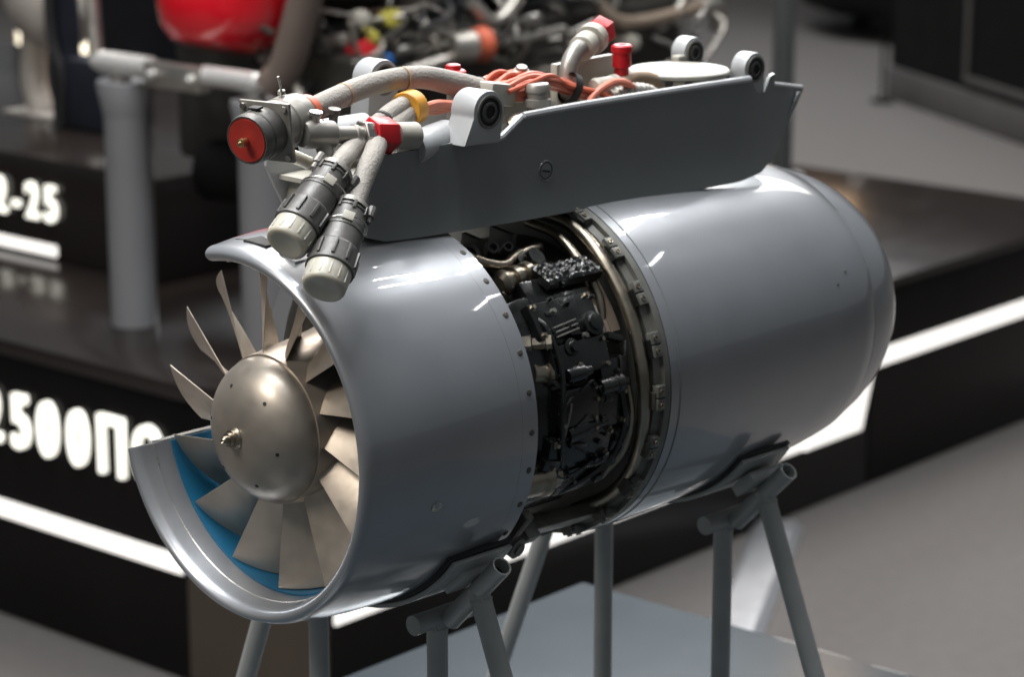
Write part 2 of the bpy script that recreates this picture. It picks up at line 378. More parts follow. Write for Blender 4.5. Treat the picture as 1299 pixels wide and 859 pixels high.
# ---- front cowl, its upper far quarter cut away
CUT0, CUT1 = 105.4, 372.5
def arcp(cx, cr, rx, rr, a0, a1, n):
    return [(cx+rx*math.cos(R(a0+(a1-a0)*i/n)), cr+rr*math.sin(R(a0+(a1-a0)*i/n))) for i in range(n+1)]
outer = [(0.012, 0.1640), (0.03, 0.1665), (0.06, 0.1692), (0.10, 0.1702), (0.14, 0.1690), (0.175, 0.1668)]
lipp = arcp(0.012, 0.1568, 0.0128, 0.0072, 90, 270, 12)     # rounded leading edge
inner = [(0.175, 0.1465), (0.042, 0.1465), (0.038, 0.1468)]
lip_inner = [(0.036, 0.1463), (0.020, 0.1480)]
prof = outer[1:]+inner+lip_inner+[(x, r) for x, r in reversed(lipp)]
cowl = MB().sector(prof, CUT0, CUT1, 150).sector([(0.1752, 0.1668), (0.195, 0.1655), (0.195, 0.1475), (0.1752, 0.1465)], 0, 360, 160).build('front_cowl', 'silver', eng, smooth=28)
cowl['label'] = 'silver front cowl with rounded intake lip and upper far quarter cut away'
MB().sector([(0.0385, 0.1464), (0.174, 0.1464), (0.174, 0.1450), (0.0385, 0.1450)], CUT0+0.3, CUT1-0.3, 130).build('duct_lining', 'blue', cowl)
# bright cut edge plates
for ph in (CUT0-0.25, CUT1+0.25):
    p, axs = frame(0.102, ph, 0.1565)
    MB().box(p, (0.140, 0.0010, 0.0185), axs).build('cut_edge', 'steel', cowl)
for rr_ in (0.1475, 0.1530, 0.1650):
    p, axs = frame(0.100, CUT0-0.45, rr_)
    MB().box(p, (0.142, 0.0008, 0.0014), axs).build('cut_skin_edge', 'chrome', cowl)
# thin rolled joint round the lip
MB().sector([(0.0195, 0.1486), (0.0210, 0.1474), (0.0225, 0.1486)], CUT0, CUT1, 120).build('lip_seam', 'steel', cowl)
scr = MB().turn((0, 0, -0.0012), (0, 0, 1), [(0, 0.0030), (0.0018, 0.0030), (0.0022, 0.0024)], 12).build('screw', 'olive', cowl)
first = True
for ph in range(-150, 40, 12):
    p, _ = frame(0.187, ph, 0.1659)
    if first: scr.location = p; scr.rotation_euler = spin(0, ph); first = False
    else: copy_part(scr, cowl, p, spin(0, ph))
p, axs = frame(0.076, -104, 0.1698)
d1 = MB().turn((0, 0, -0.001), (0, 0, 1), [(0, 0.006), (0.0016, 0.0058), (0.001, 0.004), (0.0004, 0)], 18).build('oval_dimple', 'steel', cowl)
d1.location = p; d1.rotation_euler = spin(0, -104); d1.scale = (1.0, 0.8, 1)
# latch slot on top of the lip
p, axs = frame(0.030, -2, 0.1650)
MB().box(p, (0.020, 0.030, 0.004), axs).build('latch_slot', 'hole', cowl, bevel=0.0015)
p, axs = frame(0.036, -16, 0.1658)
MB().box(p, (0.030, 0.022, 0.004), axs).build('latch_plate', 'white', cowl, bevel=0.0018)
p, axs = frame(0.026, 5, 0.1645)
MB().box(p, (0.003, 0.020, 0.003), axs).build('latch_slot', 'hole', cowl)

# ---- fan
hubp = [(0.036, 0.0), (0.036, 0.0655), (0.060, 0.0690), (0.10, 0.0745), (0.13, 0.080), (0.17, 0.088), (0.194, 0.095), (0.194, 0.0)]
fan = MB().sector(hubp, 0, 360, 72).build('fan_hub', 'blade', eng)
NB = 14
def blade():
    # leading edge straight from root to tip; root leads the tip by 9 degrees; modelled with its tip leading edge at phi = 0
    mb = MB(); ns, nc = 11, 11; rows = []
    r0, r1 = 0.064, 0.1438
    A_ = Vector((0.0405, r0*math.sin(R(9)), r0*math.cos(R(9)))); B_ = Vector((0.0405, 0, r1))
    for i in range(ns):
        t = i/(ns-1); P_ = A_+(B_-A_)*t
        r = math.hypot(P_.y, P_.z) if i < ns-1 else r1
        ph0 = math.atan2(P_.y, P_.z); beta = R(36+23*t); chord = 0.054+0.012*t
        up, lo = [], []
        for k in range(nc):
            s_ = k/(nc-1); th = 0.0019*(1-0.5*t)*math.sin(math.pi*min(1, s_*0.96+0.02))**0.6+0.00022
            cam_ = 0.0050*math.sin(math.pi*s_)*(1-0.4*t)
            ax_, ay_ = math.cos(beta), math.sin(beta)
            for sgn, lst in ((1, up), (-1, lo)):
                h = cam_+sgn*th/2
                x = P_.x+ax_*s_*chord-ay_*h; arc = ay_*s_*chord+ax_*h
                a_ = ph0+arc/r
                lst.append((x, r*math.sin(a_), r*math.cos(a_)))
        rows.append(up+list(reversed(lo)))
    k = len(rows[0]); vs = [p for row in rows for p in row]
    fs = [(i*k+q, i*k+(q+1) % k, (i+1)*k+(q+1) % k, (i+1)*k+q) for i in range(ns-1) for q in range(k)]
    fs.append(tuple(range(k))); fs.append(tuple((ns-1)*k+q for q in reversed(range(k))))
    mb.add(vs, fs); return mb
bl = blade().build('fan_blade', 'blade', fan, smooth=40)
BL0 = 0.8
bl.rotation_euler = (-R(BL0), 0, 0)
for i in range(1, NB):
    copy_part(bl, fan, None, (-R(BL0+360/NB*i), 0, 0))
# stator casing behind the fan, sectioned by the same cut
MB().sector([(0.104, 0.1448), (0.104, 0.128), (0.110, 0.126), (0.112, 0.105), (0.118, 0.103), (0.120, 0.078), (0.128, 0.078), (0.130, 0.1448)], CUT0+0.2, CUT1-0.2, 100).build('stator_casing', 'teal_metal', eng)

# spinner
sp = []
for i in range(19):
    a = R(90*i/18); sp.append((0.0385-0.0405*math.cos(a)**1.0, 0.0640*math.sin(a)**0.92))
sp = [(sp[0][0], 0.0)]+sp[1:]+[(0.0415, 0.0640), (0.0415, 0.0)]
spinner = MB().sector(sp, 0, 360, 80, closed=False).build('spinner', 'spinner', eng, smooth=40)
MB().turn((0.004, 0, 0), (-1, 0, 0), [(0, 0.0105), (0.0062, 0.0095), (0.0075, 0.0078), (0.0105, 0.0076), (0.0105, 0.0062), (0.0140, 0.0058), (0.0140, 0.0042), (0.018, 0.0038), (0.0195, 0.002), (0.0175, 0.0)], 20).build('spinner_bolt', 'tan_steel', spinner)
for i in range(6):
    a = 20+60*i; r_ = 0.044
    xx = 0.0385-0.0405*math.sqrt(max(0, 1-(r_/0.064)**2.17))
    nrm = Vector((-1.15, math.sin(R(a)), math.cos(R(a)))).normalized()
    MB().turn(Vector((xx, r_*math.sin(R(a)), r_*math.cos(R(a))))-nrm*0.0008, nrm, [(0, 0.0017), (0.0012, 0.0017)], 10).build('spinner_hole', 'hole', spinner)

# ---- bulkhead and core in the open middle
core = MB().sector([(0.190, 0.0), (0.190, 0.1463), (0.199, 0.1463), (0.199, 0.118), (0.23, 0.114), (0.30, 0.114), (0.33, 0.122), (0.366, 0.122), (0.366, 0.0)], 0, 360, 90).build('core_casing', 'olive', eng)
for xx, rr in ((0.215, 0.121), (0.262, 0.1195), (0.318, 0.124)):
    MB().sector([(xx-0.004, 0.108), (xx-0.004, rr), (xx+0.004, rr), (xx+0.004, 0.108)], 0, 360, 90).build('casing_rib', 'olive', core)
for i in range(20):
    a = -170+i*9; p, axs = frame(0.224, a, 0.120)
    MB().turn(p-Vector((0.006, 0, 0)), (1, 0, 0), [(0, 0.0042), (0.010, 0.0042), (0.010, 0.0025), (0.014, 0.0022)], 6).build('casing_bolt', 'tan_steel', core)
# cast bosses under the pylon
for x_, ph_, rr_ in ((0.243, -13, 0.0105), (0.222, -10, 0.006), (0.275, -12, 0.006), (0.290, -14, 0.005)):
    p, axs = frame(x_, ph_, 0.124)
    t = Vector((-0.35, -0.75, 0.55)).normalized()
    MB().turn(p, t, [(0, rr_), (0.014, rr_*0.95), (0.014, rr_*0.6), (0.006, rr_*0.55)], 18).build('cast_boss', 'olive_grey', core)
for x_, ph_ in ((0.262, -9), (0.300, -8), (0.232, -8)):
    p, axs = frame(x_, ph_, 0.128)
    MB().box(p, (0.006, 0.03, 0.022), axs).build('cast_rib', 'olive_grey', core, bevel=0.0015)

def skin_path(pts):
    out = []
    for x, ph, r in pts: out.append(frame(x, ph, r)[0])
    return out
MB().tube(skin_path([(0.215, -20, 0.142), (0.238, -27, 0.138), (0.255, -29, 0.137), (0.275, -26, 0.138), (0.305, -24, 0.138), (0.315, -22, 0.133)]), 0.0047, 12).build('fuel_pipe', 'tan_steel', eng)
p, axs = frame(0.232, -37, 0.135)
MB().turn(p, (1, 0.05, 0.1), [(0, 0.007), (0.004, 0.012), (0.008, 0.012), (0.009, 0.0085), (0.016, 0.0085), (0.017, 0.0118), (0.024, 0.0118), (0.025, 0.0085), (0.031, 0.0085), (0.032, 0.0112), (0.039, 0.0112), (0.041, 0.007), (0.052, 0.006)], 22).build('pipe_union', 'tan_steel', eng)
# two thick pipes sweeping round just ahead of the rear flange
MB().tube(skin_path([(0.352, -6, 0.146), (0.349, -22, 0.152), (0.345, -40, 0.1535), (0.343, -60, 0.1535), (0.342, -80, 0.1535), (0.346, -100, 0.153), (0.352, -118, 0.152), (0.352, -134, 0.150), (0.338, -150, 0.145)]), 0.0062, 14).build('bleed_pipe', 'tan_steel', eng)
MB().tube(skin_path([(0.336, -6, 0.140), (0.334, -22, 0.143), (0.331, -38, 0.142), (0.330, -52, 0.139), (0.327, -62, 0.132)]), 0.0045, 12).build('drain_pipe', 'tan_steel', eng)
MB().tube(skin_path([(0.320, -50, 0.134), (0.317, -58, 0.140), (0.316, -66, 0.141), (0.309, -75, 0.138), (0.304, -84, 0.132)]), 0.0028, 10).build('sense_line', 'steel', eng)
MB().tube(skin_path([(0.333, -84, 0.142), (0.336, -98, 0.146), (0.336, -112, 0.145), (0.330, -126, 0.140)]), 0.004, 10).build('drain_pipe', 'tan_steel', eng)
for a0, a1, x_ in ((-49, -69, 0.3245), (-46, -66, 0.337)):
    m_ = MB().sector([(x_-0.0055, 0.1255), (x_-0.0055, 0.1355), (x_+0.0045, 0.1375), (x_+0.0045, 0.1255)], a0, a1, 12)
    m_.build('heat_shield', 'tan_panel', eng)

# black accessory gearbox
gb = MB()
gb.sector([(0.222, 0.11), (0.222, 0.136), (0.234, 0.1415), (0.300, 0.1415), (0.316, 0.136), (0.316, 0.11)], -118, -46, 20)
gear = gb.build('accessory_gearbox', 'gloss_black', eng, bevel=0.002, smooth=30)
def gbox(x, ph, r, sx, st, sr, name='gearbox_block', m='gloss_black', bev=0.0025, yawd=0):
    p, axs = frame(x, ph, r)
    if yawd:
        q = Matrix.Rotation(R(yawd), 3, axs[2]); axs = (q @ axs[0], q @ axs[1], axs[2])
    return MB().box(p, (sx, st, sr), axs).build(name, m, gear, bevel=bev)
gbox(0.283, -46, 0.1315, 0.076, 0.030, 0.022)
gbox(0.270, -57, 0.140, 0.078, 0.034, 0.020)
gbox(0.272, -72, 0.142, 0.070, 0.030, 0.018)
gbox(0.262, -88, 0.140, 0.050, 0.034, 0.022)
gbox(0.300, -92, 0.140, 0.046, 0.034, 0.018)
gbox(0.312, -80, 0.139, 0.036, 0.026, 0.022)
gbox(0.270, -104, 0.140, 0.080, 0.030, 0.018)
gbox(0.310, -108, 0.137, 0.040, 0.028, 0.018)
gbox(0.300, -121, 0.134, 0.070, 0.032, 0.018)
gbox(0.262, -131, 0.130, 0.070, 0.026, 0.016)
# knobbly plate on the gearbox shoulder
p, axs = frame(0.300, -41.5, 0.1470)
axs = (axs[0], Vector((0, -0.92, -0.40)).normalized(), None); axs = (axs[0], axs[1], axs[0].cross(axs[1]).normalized())
if axs[2].z < 0: axs = (axs[0], -axs[1], -axs[2])
gx, gy = 40, 16; vs = []; fs = []
for j in range(gy+1):
    for i in range(gx+1):
        e = 0 if i in (0, gx) or j in (0, gy) else random.uniform(0.0, 0.0034)
        vs.append(p+axs[0]*((i/gx-0.5)*0.068)+axs[1]*((j/gy-0.5)*0.026)+axs[2]*(0.004+e))
for j in range(gy):
    for i in range(gx):
        q = j*(gx+1)+i; fs.append((q, q+1, q+gx+2, q+gx+1))
MB().add(vs, fs).box(p, (0.068, 0.026, 0.0078), axs).build('knobbly_cover', 'gloss_black', gear, smooth=60)
# pumps, covers, bolts and small fittings on the gearbox
def gcyl(x, ph, r, d, prof_, name, m='gloss_black', seg=20):
    p, axs = frame(x, ph, r); d = axs[0]*d[0]+axs[1]*d[1]+axs[2]*d[2]
    return MB().turn(p, d, prof_, seg).build(name, m, gear, smooth=40)
gcyl(0.296, -62, 0.148, (0, 0, 1), [(0, 0.011), (0.006, 0.011), (0.007, 0.008), (0.010, 0.0075), (0.011, 0.004)], 'round_cover')
gcyl(0.262, -68, 0.148, (0, 0, 1), [(0, 0.008), (0.005, 0.008), (0.006, 0.005), (0.010, 0.0045)], 'round_cover')
gcyl(0.250, -77, 0.150, (1, 0, 0), [(0, 0.006), (0.004, 0.0075), (0.020, 0.0075), (0.022, 0.005), (0.03, 0.0045)], 'pump_barrel')
gcyl(0.290, -84, 0.148, (1, 0, 0), [(0, 0.008), (0.02, 0.008), (0.021, 0.0095), (0.027, 0.0095), (0.028, 0.006), (0.036, 0.005)], 'pump_barrel')
gcyl(0.250, -98, 0.146, (1, 0.1, 0), [(0, 0.009), (0.024, 0.009), (0.025, 0.007), (0.05, 0.0065)], 'pump_barrel')
gcyl(0.285, -112, 0.143, (1, -0.1, 0), [(0, 0.007), (0.03, 0.007), (0.031, 0.009), (0.037, 0.009)], 'pump_barrel')
gcyl(0.285, -29, 0.128, (0.1, -0.3, 1), [(0, 0.016), (0.010, 0.016), (0.011, 0.010), (0.018, 0.009)], 'filler_cap')
for i in range(48):
    x_ = random.uniform(0.232, 0.325); ph_ = random.uniform(-126, -46)
    kind = random.random()
    if kind < 0.45:
        rr_ = random.uniform(0.0016, 0.0030)
        gcyl(x_, ph_, 0.147+random.uniform(0, 0.003), (0, 0, 1), [(0, rr_*1.3), (0.0015, rr_*1.3), (0.0015, rr_), (0.005, rr_*0.9)], 'gearbox_bolt', 'gloss_black' if random.random() < 0.75 else 'olive_grey', 8)
    elif kind < 0.75:
        gbox(x_, ph_, 0.1475, random.uniform(0.006, 0.022), random.uniform(0.003, 0.010), random.uniform(0.005, 0.012), 'gearbox_bracket', 'gloss_black', 0.0012, random.uniform(-25, 25))
    else:
        q = [(x_+dx, ph_+dp, 0.1475+dr) for dx, dp, dr in ((0, 0, -0.004), (random.uniform(-.012, .012), random.uniform(-6, 6), 0.004), (random.uniform(-.02, .02), random.uniform(-9, 9), 0.003), (random.uniform(-.028, .028), random.uniform(-10, 10), -0.004))]
        MB().tube(skin_path(q), random.uniform(0.0011, 0.002), 8, 5).build('small_line', random.choice(['gloss_black', 'gloss_black', 'black', 'olive_grey']), gear)
for bx_, bp_, sx_, sp_ in ((0.270, -57, 0.034, 5.0), (0.272, -72, 0.030, 4.2), (0.262, -88, 0.020, 5.2), (0.302, -92, 0.018, 5.0), (0.270, -104, 0.034, 4.2)):
    for q_ in (-1, 1):
        for w_ in (-1, 1):
            gcyl(bx_+sx_*q_, bp_+sp_*w_, 0.1495, (0, 0, 1), [(0, 0.0034), (0.0012, 0.0034), (0.0012, 0.0022), (0.0042, 0.0021)], 'gearbox_bolt', 'tan_steel', 6)
for pts_ in ([(0.236, -52, 0.140), (0.240, -60, 0.152), (0.242, -75, 0.154), (0.238, -92, 0.153), (0.246, -106, 0.150), (0.262, -116, 0.142)], [(0.318, -86, 0.150), (0.322, -98, 0.152), (0.318, -110, 0.150), (0.300, -120, 0.146), (0.275, -127, 0.142)]):
    MB().tube(skin_path(pts_), 0.0026, 10, 6).build('oil_line', 'gloss_black', gear)
for i in range(3):
    gbox(0.262, -60-1.6*i, 0.1525, 0.030, 0.0016, 0.003, 'ribbed_tag', 'olive_grey', 0.0005, 6)
# lower olive starter barrel and drain fitting
p, axs = frame(0.204, -115, 0.138)
MB().turn(p, (1, -0.02, -0.05), [(0, 0.016), (0.030, 0.016), (0.032, 0.018), (0.038, 0.018), (0.040, 0.014), (0.052, 0.012)], 24).build('starter_barrel', 'tan_steel', eng)
p, axs = frame(0.225, -62, 0.130)
MB().turn(p, (0.5, -0.6, 0.1), [(0, 0.009), (0.01, 0.009), (0.011, 0.006), (0.022, 0.006), (0.023, 0.008), (0.028, 0.008)], 6).build('hex_fitting', 'tan_steel', eng)
p, axs = frame(0.225, -74, 0.134)
MB().turn(p, (0.9, -0.3, -0.1), [(0, 0.009), (0.012, 0.009), (0.013, 0.012), (0.02, 0.012), (0.021, 0.006), (0.03, 0.006)], 14).build('pipe_union', 'tan_steel', eng)
p, axs = frame(0.218, -138, 0.162)
MB().turn(p, (0.1, -0.8, -0.3), [(-0.01, 0.010), (0.010, 0.010), (0.011, 0.006), (0.013, 0.006)], 20).build('drain_valve', 'olive_grey', eng)
p, axs = frame(0.212, -130, 0.160)
MB().box(p, (0.010, 0.045, 0.010), axs).build('drain_bracket', 'olive', eng, bevel=0.002)
p, axs = frame(0.243, -138, 0.158)
br = MB().box(p, (0.016, 0.014, 0.016), axs).build('clamp_bracket', 'olive_grey', eng, bevel=0.002)
MB().turn(p+axs[1]*(-0.0075), -axs[1], [(0, 0.004), (0.001, 0.004)], 12).build('bracket_hole', 'hole', br)
# lower cover strip joining the two cowls under the gap
MB().sector([(0.198, 0.140), (0.198, 0.152), (0.362, 0.158), (0.362, 0.145)], 185, 218, 20).build('lower_cover', 'olive', eng, bevel=0.001)

# ---- rear flange with paired lugs, then the rear cowl
fl_ = MB().sector([(0.352, 0.120), (0.352, 0.158), (0.3585, 0.1605), (0.3585, 0.1655), (0.3648, 0.1665), (0.3648, 0.120)], 0, 360, 140).build('rear_flange', 'olive_grey', eng)
nut = MB().box((0, 0, 0.001), (0.010, 0.011, 0.008)).build('square_nut', 'olive_grey', fl_, bevel=0.0012)
nh = MB().turn((-0.001, 0, 0.005), (0, 0, 1), [(0, 0.0026), (0.0014, 0.0026), (0.0014, 0.0015), (0.0004, 0.0013)], 10).build('flange_bolt', 'tan_steel', fl_)
k = 0
for ph in range(-178, 20, 17):
    for dp in (0, 4.2):
        p, _ = frame(0.3535, ph+dp, 0.1615)
        for src in (nut, nh):
            if k == 0: src.location = p; src.rotation_euler = spin(0, ph+dp)
            else: copy_part(src, fl_, p, spin(0, ph+dp))
        k += 1
for a0 in range(-170, 20, 17):
    MB().sector([(0.347, 0.152), (0.347, 0.1635), (0.3515, 0.1640), (0.3515, 0.152)], a0+7, a0+13, 6).build('flange_clip', 'gloss_black' if a0 > -90 else 'olive', fl_, bevel=0.0008)
rp = [(0.366, 0.1668), (0.40, 0.1670), (0.44, 0.1660), (0.50, 0.1630), (0.56, 0.1588), (0.60, 0.1556), (0.63, 0.1538), (0.655, 0.1517), (0.675, 0.1492), (0.6935, 0.1462), (0.695, 0.1450)]
def rear_r(x):
    for (xa, ra), (xb, rb) in zip(rp, rp[1:]):
        if xa <= x <= xb: return ra+(rb-ra)*(x-xa)/(xb-xa)
    return 0.15
rear = MB().sector(rp+[(0.695, 0.142), (0.366, 0.152)], 0, 360, 160).build('rear_cowl', 'silver', eng, smooth=30)
MB().sector([(0.3775, 0.1664), (0.3775, 0.1676), (0.3787, 0.1676), (0.3787, 0.1664)], 0, 360, 120).build('cowl_seam', 'panel', rear)
tp = [(0.6962, 0.1425), (0.6985, 0.1436), (0.712, 0.1404), (0.728, 0.1358), (0.742, 0.1304), (0.755, 0.1240), (0.766, 0.1170), (0.776, 0.1092), (0.783, 0.1022), (0.787, 0.0970), (0.786, 0.094), (0.74, 0.10), (0.6957, 0.12)]
tail = MB().sector(tp, 0, 360, 140).build('tail_cone', 'silver', eng, smooth=30)
MB().sector([(0.70, 0.0), (0.70, 0.119), (0.704, 0.119), (0.704, 0.0)], 0, 360, 60).build('exhaust_bulkhead', 'hole', tail)
MB().turn((0.705, 0, 0), (1, 0, 0), [(0, 0.06), (0.03, 0.05), (0.06, 0.03), (0.075, 0.0)], 32).build('exhaust_plug', 'tan_steel', tail)
for xx, ph in ((0.634, -70), (0.652, -66)):
    p, _ = frame(xx, ph, rear_r(xx)+0.0002)
    c_ = copy_part(scr, rear, p, spin(0, ph)); c_.name = 'screw'; c_.scale = (0.45, 0.45, 0.6)

# ---- pylon tray on top
def flare(pnt):
    x, y, z = pnt
    s = 1 if y > 0 else -1
    if x > 0.585: y -= s*0.42*(x-0.585)**1.35
    # the skirt leans out towards its foot
    y += s*max(0, 0.175-z)*0.18
    return (x, y, z)
topn = [(0.098, 0.176), (0.104, 0.205), (0.110, 0.2335), (0.205, 0.2345), (0.206, 0.2385), (0.214, 0.2385), (0.2150, 0.2320), (0.254, 0.2300), (0.262, 0.2320), (0.287, 0.2470), (0.40, 0.2478), (0.56, 0.2470), (0.606, 0.2465), (0.6085, 0.2400), (0.613, 0.2335), (0.620, 0.2310), (0.628, 0.2315), (0.633, 0.2360), (0.637, 0.2425), (0.642, 0.2460), (0.6485, 0.2468), (0.6495, 0.2355), (0.716, 0.2235)]
botn = [(0.098, 0.172), (0.100, 0.1660), (0.118, 0.1605), (0.15, 0.1585), (0.20, 0.1570), (0.30, 0.1545), (0.40, 0.1535), (0.50, 0.1505), (0.58, 0.1500), (0.62, 0.1535), (0.648, 0.1640), (0.660, 0.1720), (0.716, 0.2225)]
def lerp_tab(tab, x):
    for (xa, za), (xb, zb) in zip(tab, tab[1:]):
        if xa <= x <= xb: return za+(zb-za)*(x-xa)/max(1e-9, xb-xa)
    return tab[-1][1]
def panel_mesh(tab_t, tab_b, y0, y1):
    xs = sorted(set([x for x, _ in tab_t]+[x for x, _ in tab_b]+[0.16, 0.35, 0.45, 0.53, 0.59, 0.67, 0.685, 0.70]))
    mb = MB(); nz = 4; vs = []
    for x in xs:
        zt, zb = lerp_tab(tab_t, x), lerp_tab(tab_b, x)
        for y in (y0, y1):
            for k in range(nz+1): vs.append(flare((x, y, zb+(zt-zb)*k/nz)))
    m = nz+1; st_ = 2*m; fs = []
    for i in range(len(xs)-1):
        a_, b_ = i*st_, (i+1)*st_
        for k in range(nz):
            fs.append((a_+k, b_+k, b_+k+1, a_+k+1)); fs.append((a_+m+k, a_+m+k+1, b_+m+k+1, b_+m+k))
        fs.append((a_+nz, b_+nz, b_+m+nz, a_+m+nz)); fs.append((a_, a_+m, b_+m, b_))
    for a_ in (0, (len(xs)-1)*st_):
        for k in range(nz): fs.append((a_+k, a_+k+1, a_+m+k+1, a_+m+k))
    return mb.add(vs, fs)
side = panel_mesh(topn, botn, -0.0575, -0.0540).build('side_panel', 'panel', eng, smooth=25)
side['label'] = 'grey flat side panel, darkened as if shaded, of the top mounting tray, near side'
topf = [(0.085, 0.2220), (0.160, 0.2200), (0.205, 0.2345), (0.262, 0.2320), (0.287, 0.2470), (0.60, 0.2465), (0.642, 0.2460), (0.716, 0.2235)]
botf = [(0.085, 0.2150), (0.094, 0.196), (0.112, 0.166), (0.15, 0.1585), (0.30, 0.1545), (0.60, 0.1515), (0.655, 0.165), (0.716, 0.2225)]
panel_mesh(topf, botf, 0.0540, 0.0575).build('side_panel', 'white', eng, smooth=25)
# rolled top rim
MB().tube([(x, -0.0558, z+0.0004) for x, z in ((0.288, 0.2474), (0.34, 0.2484), (0.40, 0.2486), (0.50, 0.2482), (0.60, 0.2472))], 0.0034, 8, 4).build('top_rim', 'white', eng)
MB().tube([(x, -0.0558, z+0.0004) for x, z in ((0.2165, 0.2318), (0.254, 0.2300), (0.262, 0.2320), (0.287, 0.2472))], 0.0030, 8, 1).build('top_rim', 'white', eng)
MB().tube([flare((x, -0.0558, z+0.0004)) for x, z in ((0.6500, 0.2356), (0.670, 0.2320), (0.69, 0.2283), (0.714, 0.2240))], 0.0024, 8, 3).build('top_rim', 'white', eng)
MB().prism_y([(0.098, 0.206), (0.60, 0.216), (0.60, 0.212), (0.098, 0.202)], -0.0535, 0.0535).build('tray_floor', 'cream', eng)
MB().prism_y([(0.10, 0.165), (0.112, 0.206), (0.116, 0.206), (0.104, 0.165)], -0.0525, 0.0535).build('front_bulkhead', 'cream', eng)
MB().prism_y([(0.662, 0.168), (0.696, 0.2225), (0.700, 0.2225), (0.666, 0.168)], -0.040, 0.040).build('tray_tail_plate', 'panel', eng, bevel=0.001)
# flush quarter-turn fastener on the side panel: worn ring and slotted head
qf = MB().turn((0.3155, -0.0570, 0.1953), (0, -1, 0), [(0, 0.0098), (0.0010, 0.0094), (0.0013, 0.0088), (0.0009, 0.0080), (0.0006, 0.0074), (0.0011, 0.0066), (0.0013, 0.0), ], 30, cap=False).build('quarter_turn_fastener', 'panel', side, smooth=20)
MB().turn((0.3155, -0.0572, 0.1953), (0, -1, 0), [(0.0002, 0.0081), (0.0009, 0.0079), (0.0009, 0.0073), (0.0002, 0.0071)], 30, cap=False).build('fastener_groove', 'hole', side)
MB().box((0.3150, -0.0584, 0.1950), (0.0098, 0.0006, 0.0015), (Vector((0.97, 0, -0.22)).normalized(), Vector((0, 1, 0)), Vector((0.22, 0, 0.97)).normalized())).build('fastener_slot', 'hole', side)

# mounting lugs
def lug(name, ex_, ez_, y0, y1, re, base, lab):
    mb = MB(); poly = []
    for i in range(19):
        a = R(-25+215*i/18); poly.append((ex_+re*math.cos(a), ez_+re*math.sin(a)))
    poly += [(base[0], base[2]), (base[1], base[2])]
    o = mb.prism_y(poly, y0, y1).build(name, 'white', eng, bevel=0.0018)
    o['label'] = lab
    MB().turn((ex_, y0-0.0002, ez_), (0, -1, 0), [(0, re*0.80), (0.0010, re*0.80), (0.0014, re*0.74), (0.0012, re*0.68), (0.0004, re*0.66)], 26, cap=False).build('bushing', 'olive_grey', o)
    MB().turn((ex_, y0-0.0003, ez_), (0, -1, 0), [(0, re*0.67), (0.0001, 0.0)], 24, cap=False).build('bearing_seat', 'hole', o)
    MB().turn((ex_, y0-0.0005, ez_), (0, -1, 0), [(0, re*0.50), (0.0012, re*0.44), (0.0014, re*0.32), (0.0002, re*0.30)], 20, cap=False).build('bearing_ring', 'dark_grey', o)
    return o
lug('mounting_lug', 0.2290, 0.2600, -0.0730, -0.0440, 0.0185, (0.199, 0.243, 0.2330), 'pale grey lug with dark eye, front near corner of the tray')
lug('mounting_lug', 0.2290, 0.2740, 0.0600, 0.0840, 0.0180, (0.206, 0.246, 0.220), 'pale grey lug behind the grey hose, front far corner')
lug('mounting_lug', 0.6130, 0.2555, -0.0520, -0.0340, 0.0160, (0.598, 0.628, 0.230), 'pale ring lug on the rear near corner of the tray')
lug('mounting_lug', 0.6180, 0.2630, 0.0300, 0.0480, 0.0155, (0.603, 0.633, 0.226), 'pale ring lug on the rear far corner of the tray')
MB().turn((0.255, -0.041, 0.206), (0, 0, 1), [(0, 0.011), (0.030, 0.011), (0.032, 0.009)], 20).build('lug_spigot', 'white', eng)
MB().turn((0.258, -0.050, 0.228), (0, -0.3, 1), [(0, 0.005), (0.003, 0.005), (0.003, 0.003), (0.006, 0.003)], 6).build('lug_bolt', 'conn_grey', eng)
MB().turn((0.158, -0.05, 0.2335), (1, 0.28, 0.05), [(0, 0.0145), (0.058, 0.0145), (0.061, 0.0125), (0.063, 0.0)], 24).build('grey_canister', 'white', eng)
MB().turn((0.125, 0.045, 0.232), (1, -0.12, 0.03), [(0, 0.018), (0.06, 0.018), (0.063, 0.015), (0.063, 0)], 24).build('grey_canister', 'white', eng)

# round cover with lid at the rear of the tray
drum = MB().turn((0.555, -0.004, 0.212), (0, 0, 1), [(0, 0.045), (0.036, 0.045), (0.037, 0.0475), (0.0385, 0.0480), (0.0385, 0.0)], 56).build('round_drum', 'cream', eng, smooth=30)
lid = MB().turn((0.555, -0.004, 0.2505), (0, 0, 1), [(0, 0.0470), (0.0022, 0.0500), (0.0052, 0.0500), (0.0066, 0.0480), (0.0072, 0.022), (0.0060, 0.012), (0.0060, 0.0)], 56).build('drum_lid', 'lid', drum, smooth=30)
for i in range(16):
    a = R(i*22.5+8); MB().box((0.555+0.0478*math.cos(a), -0.004+0.0478*math.sin(a), 0.2485), (0.007, 0.004, 0.0045), (Vector((-math.sin(a), math.cos(a), 0)), Vector((math.cos(a), math.sin(a), 0)), Vector((0, 0, 1)))).build('lid_notch', 'hole', drum)
MB().box((0.500, 0.042, 0.2600), (0.050, 0.010, 0.006)).build('lid_clamp', 'conn_grey', eng, bevel=0.002)
MB().box((0.600, 0.034, 0.2580), (0.014, 0.010, 0.008)).build('lid_clamp', 'cream', eng, bevel=0.002)

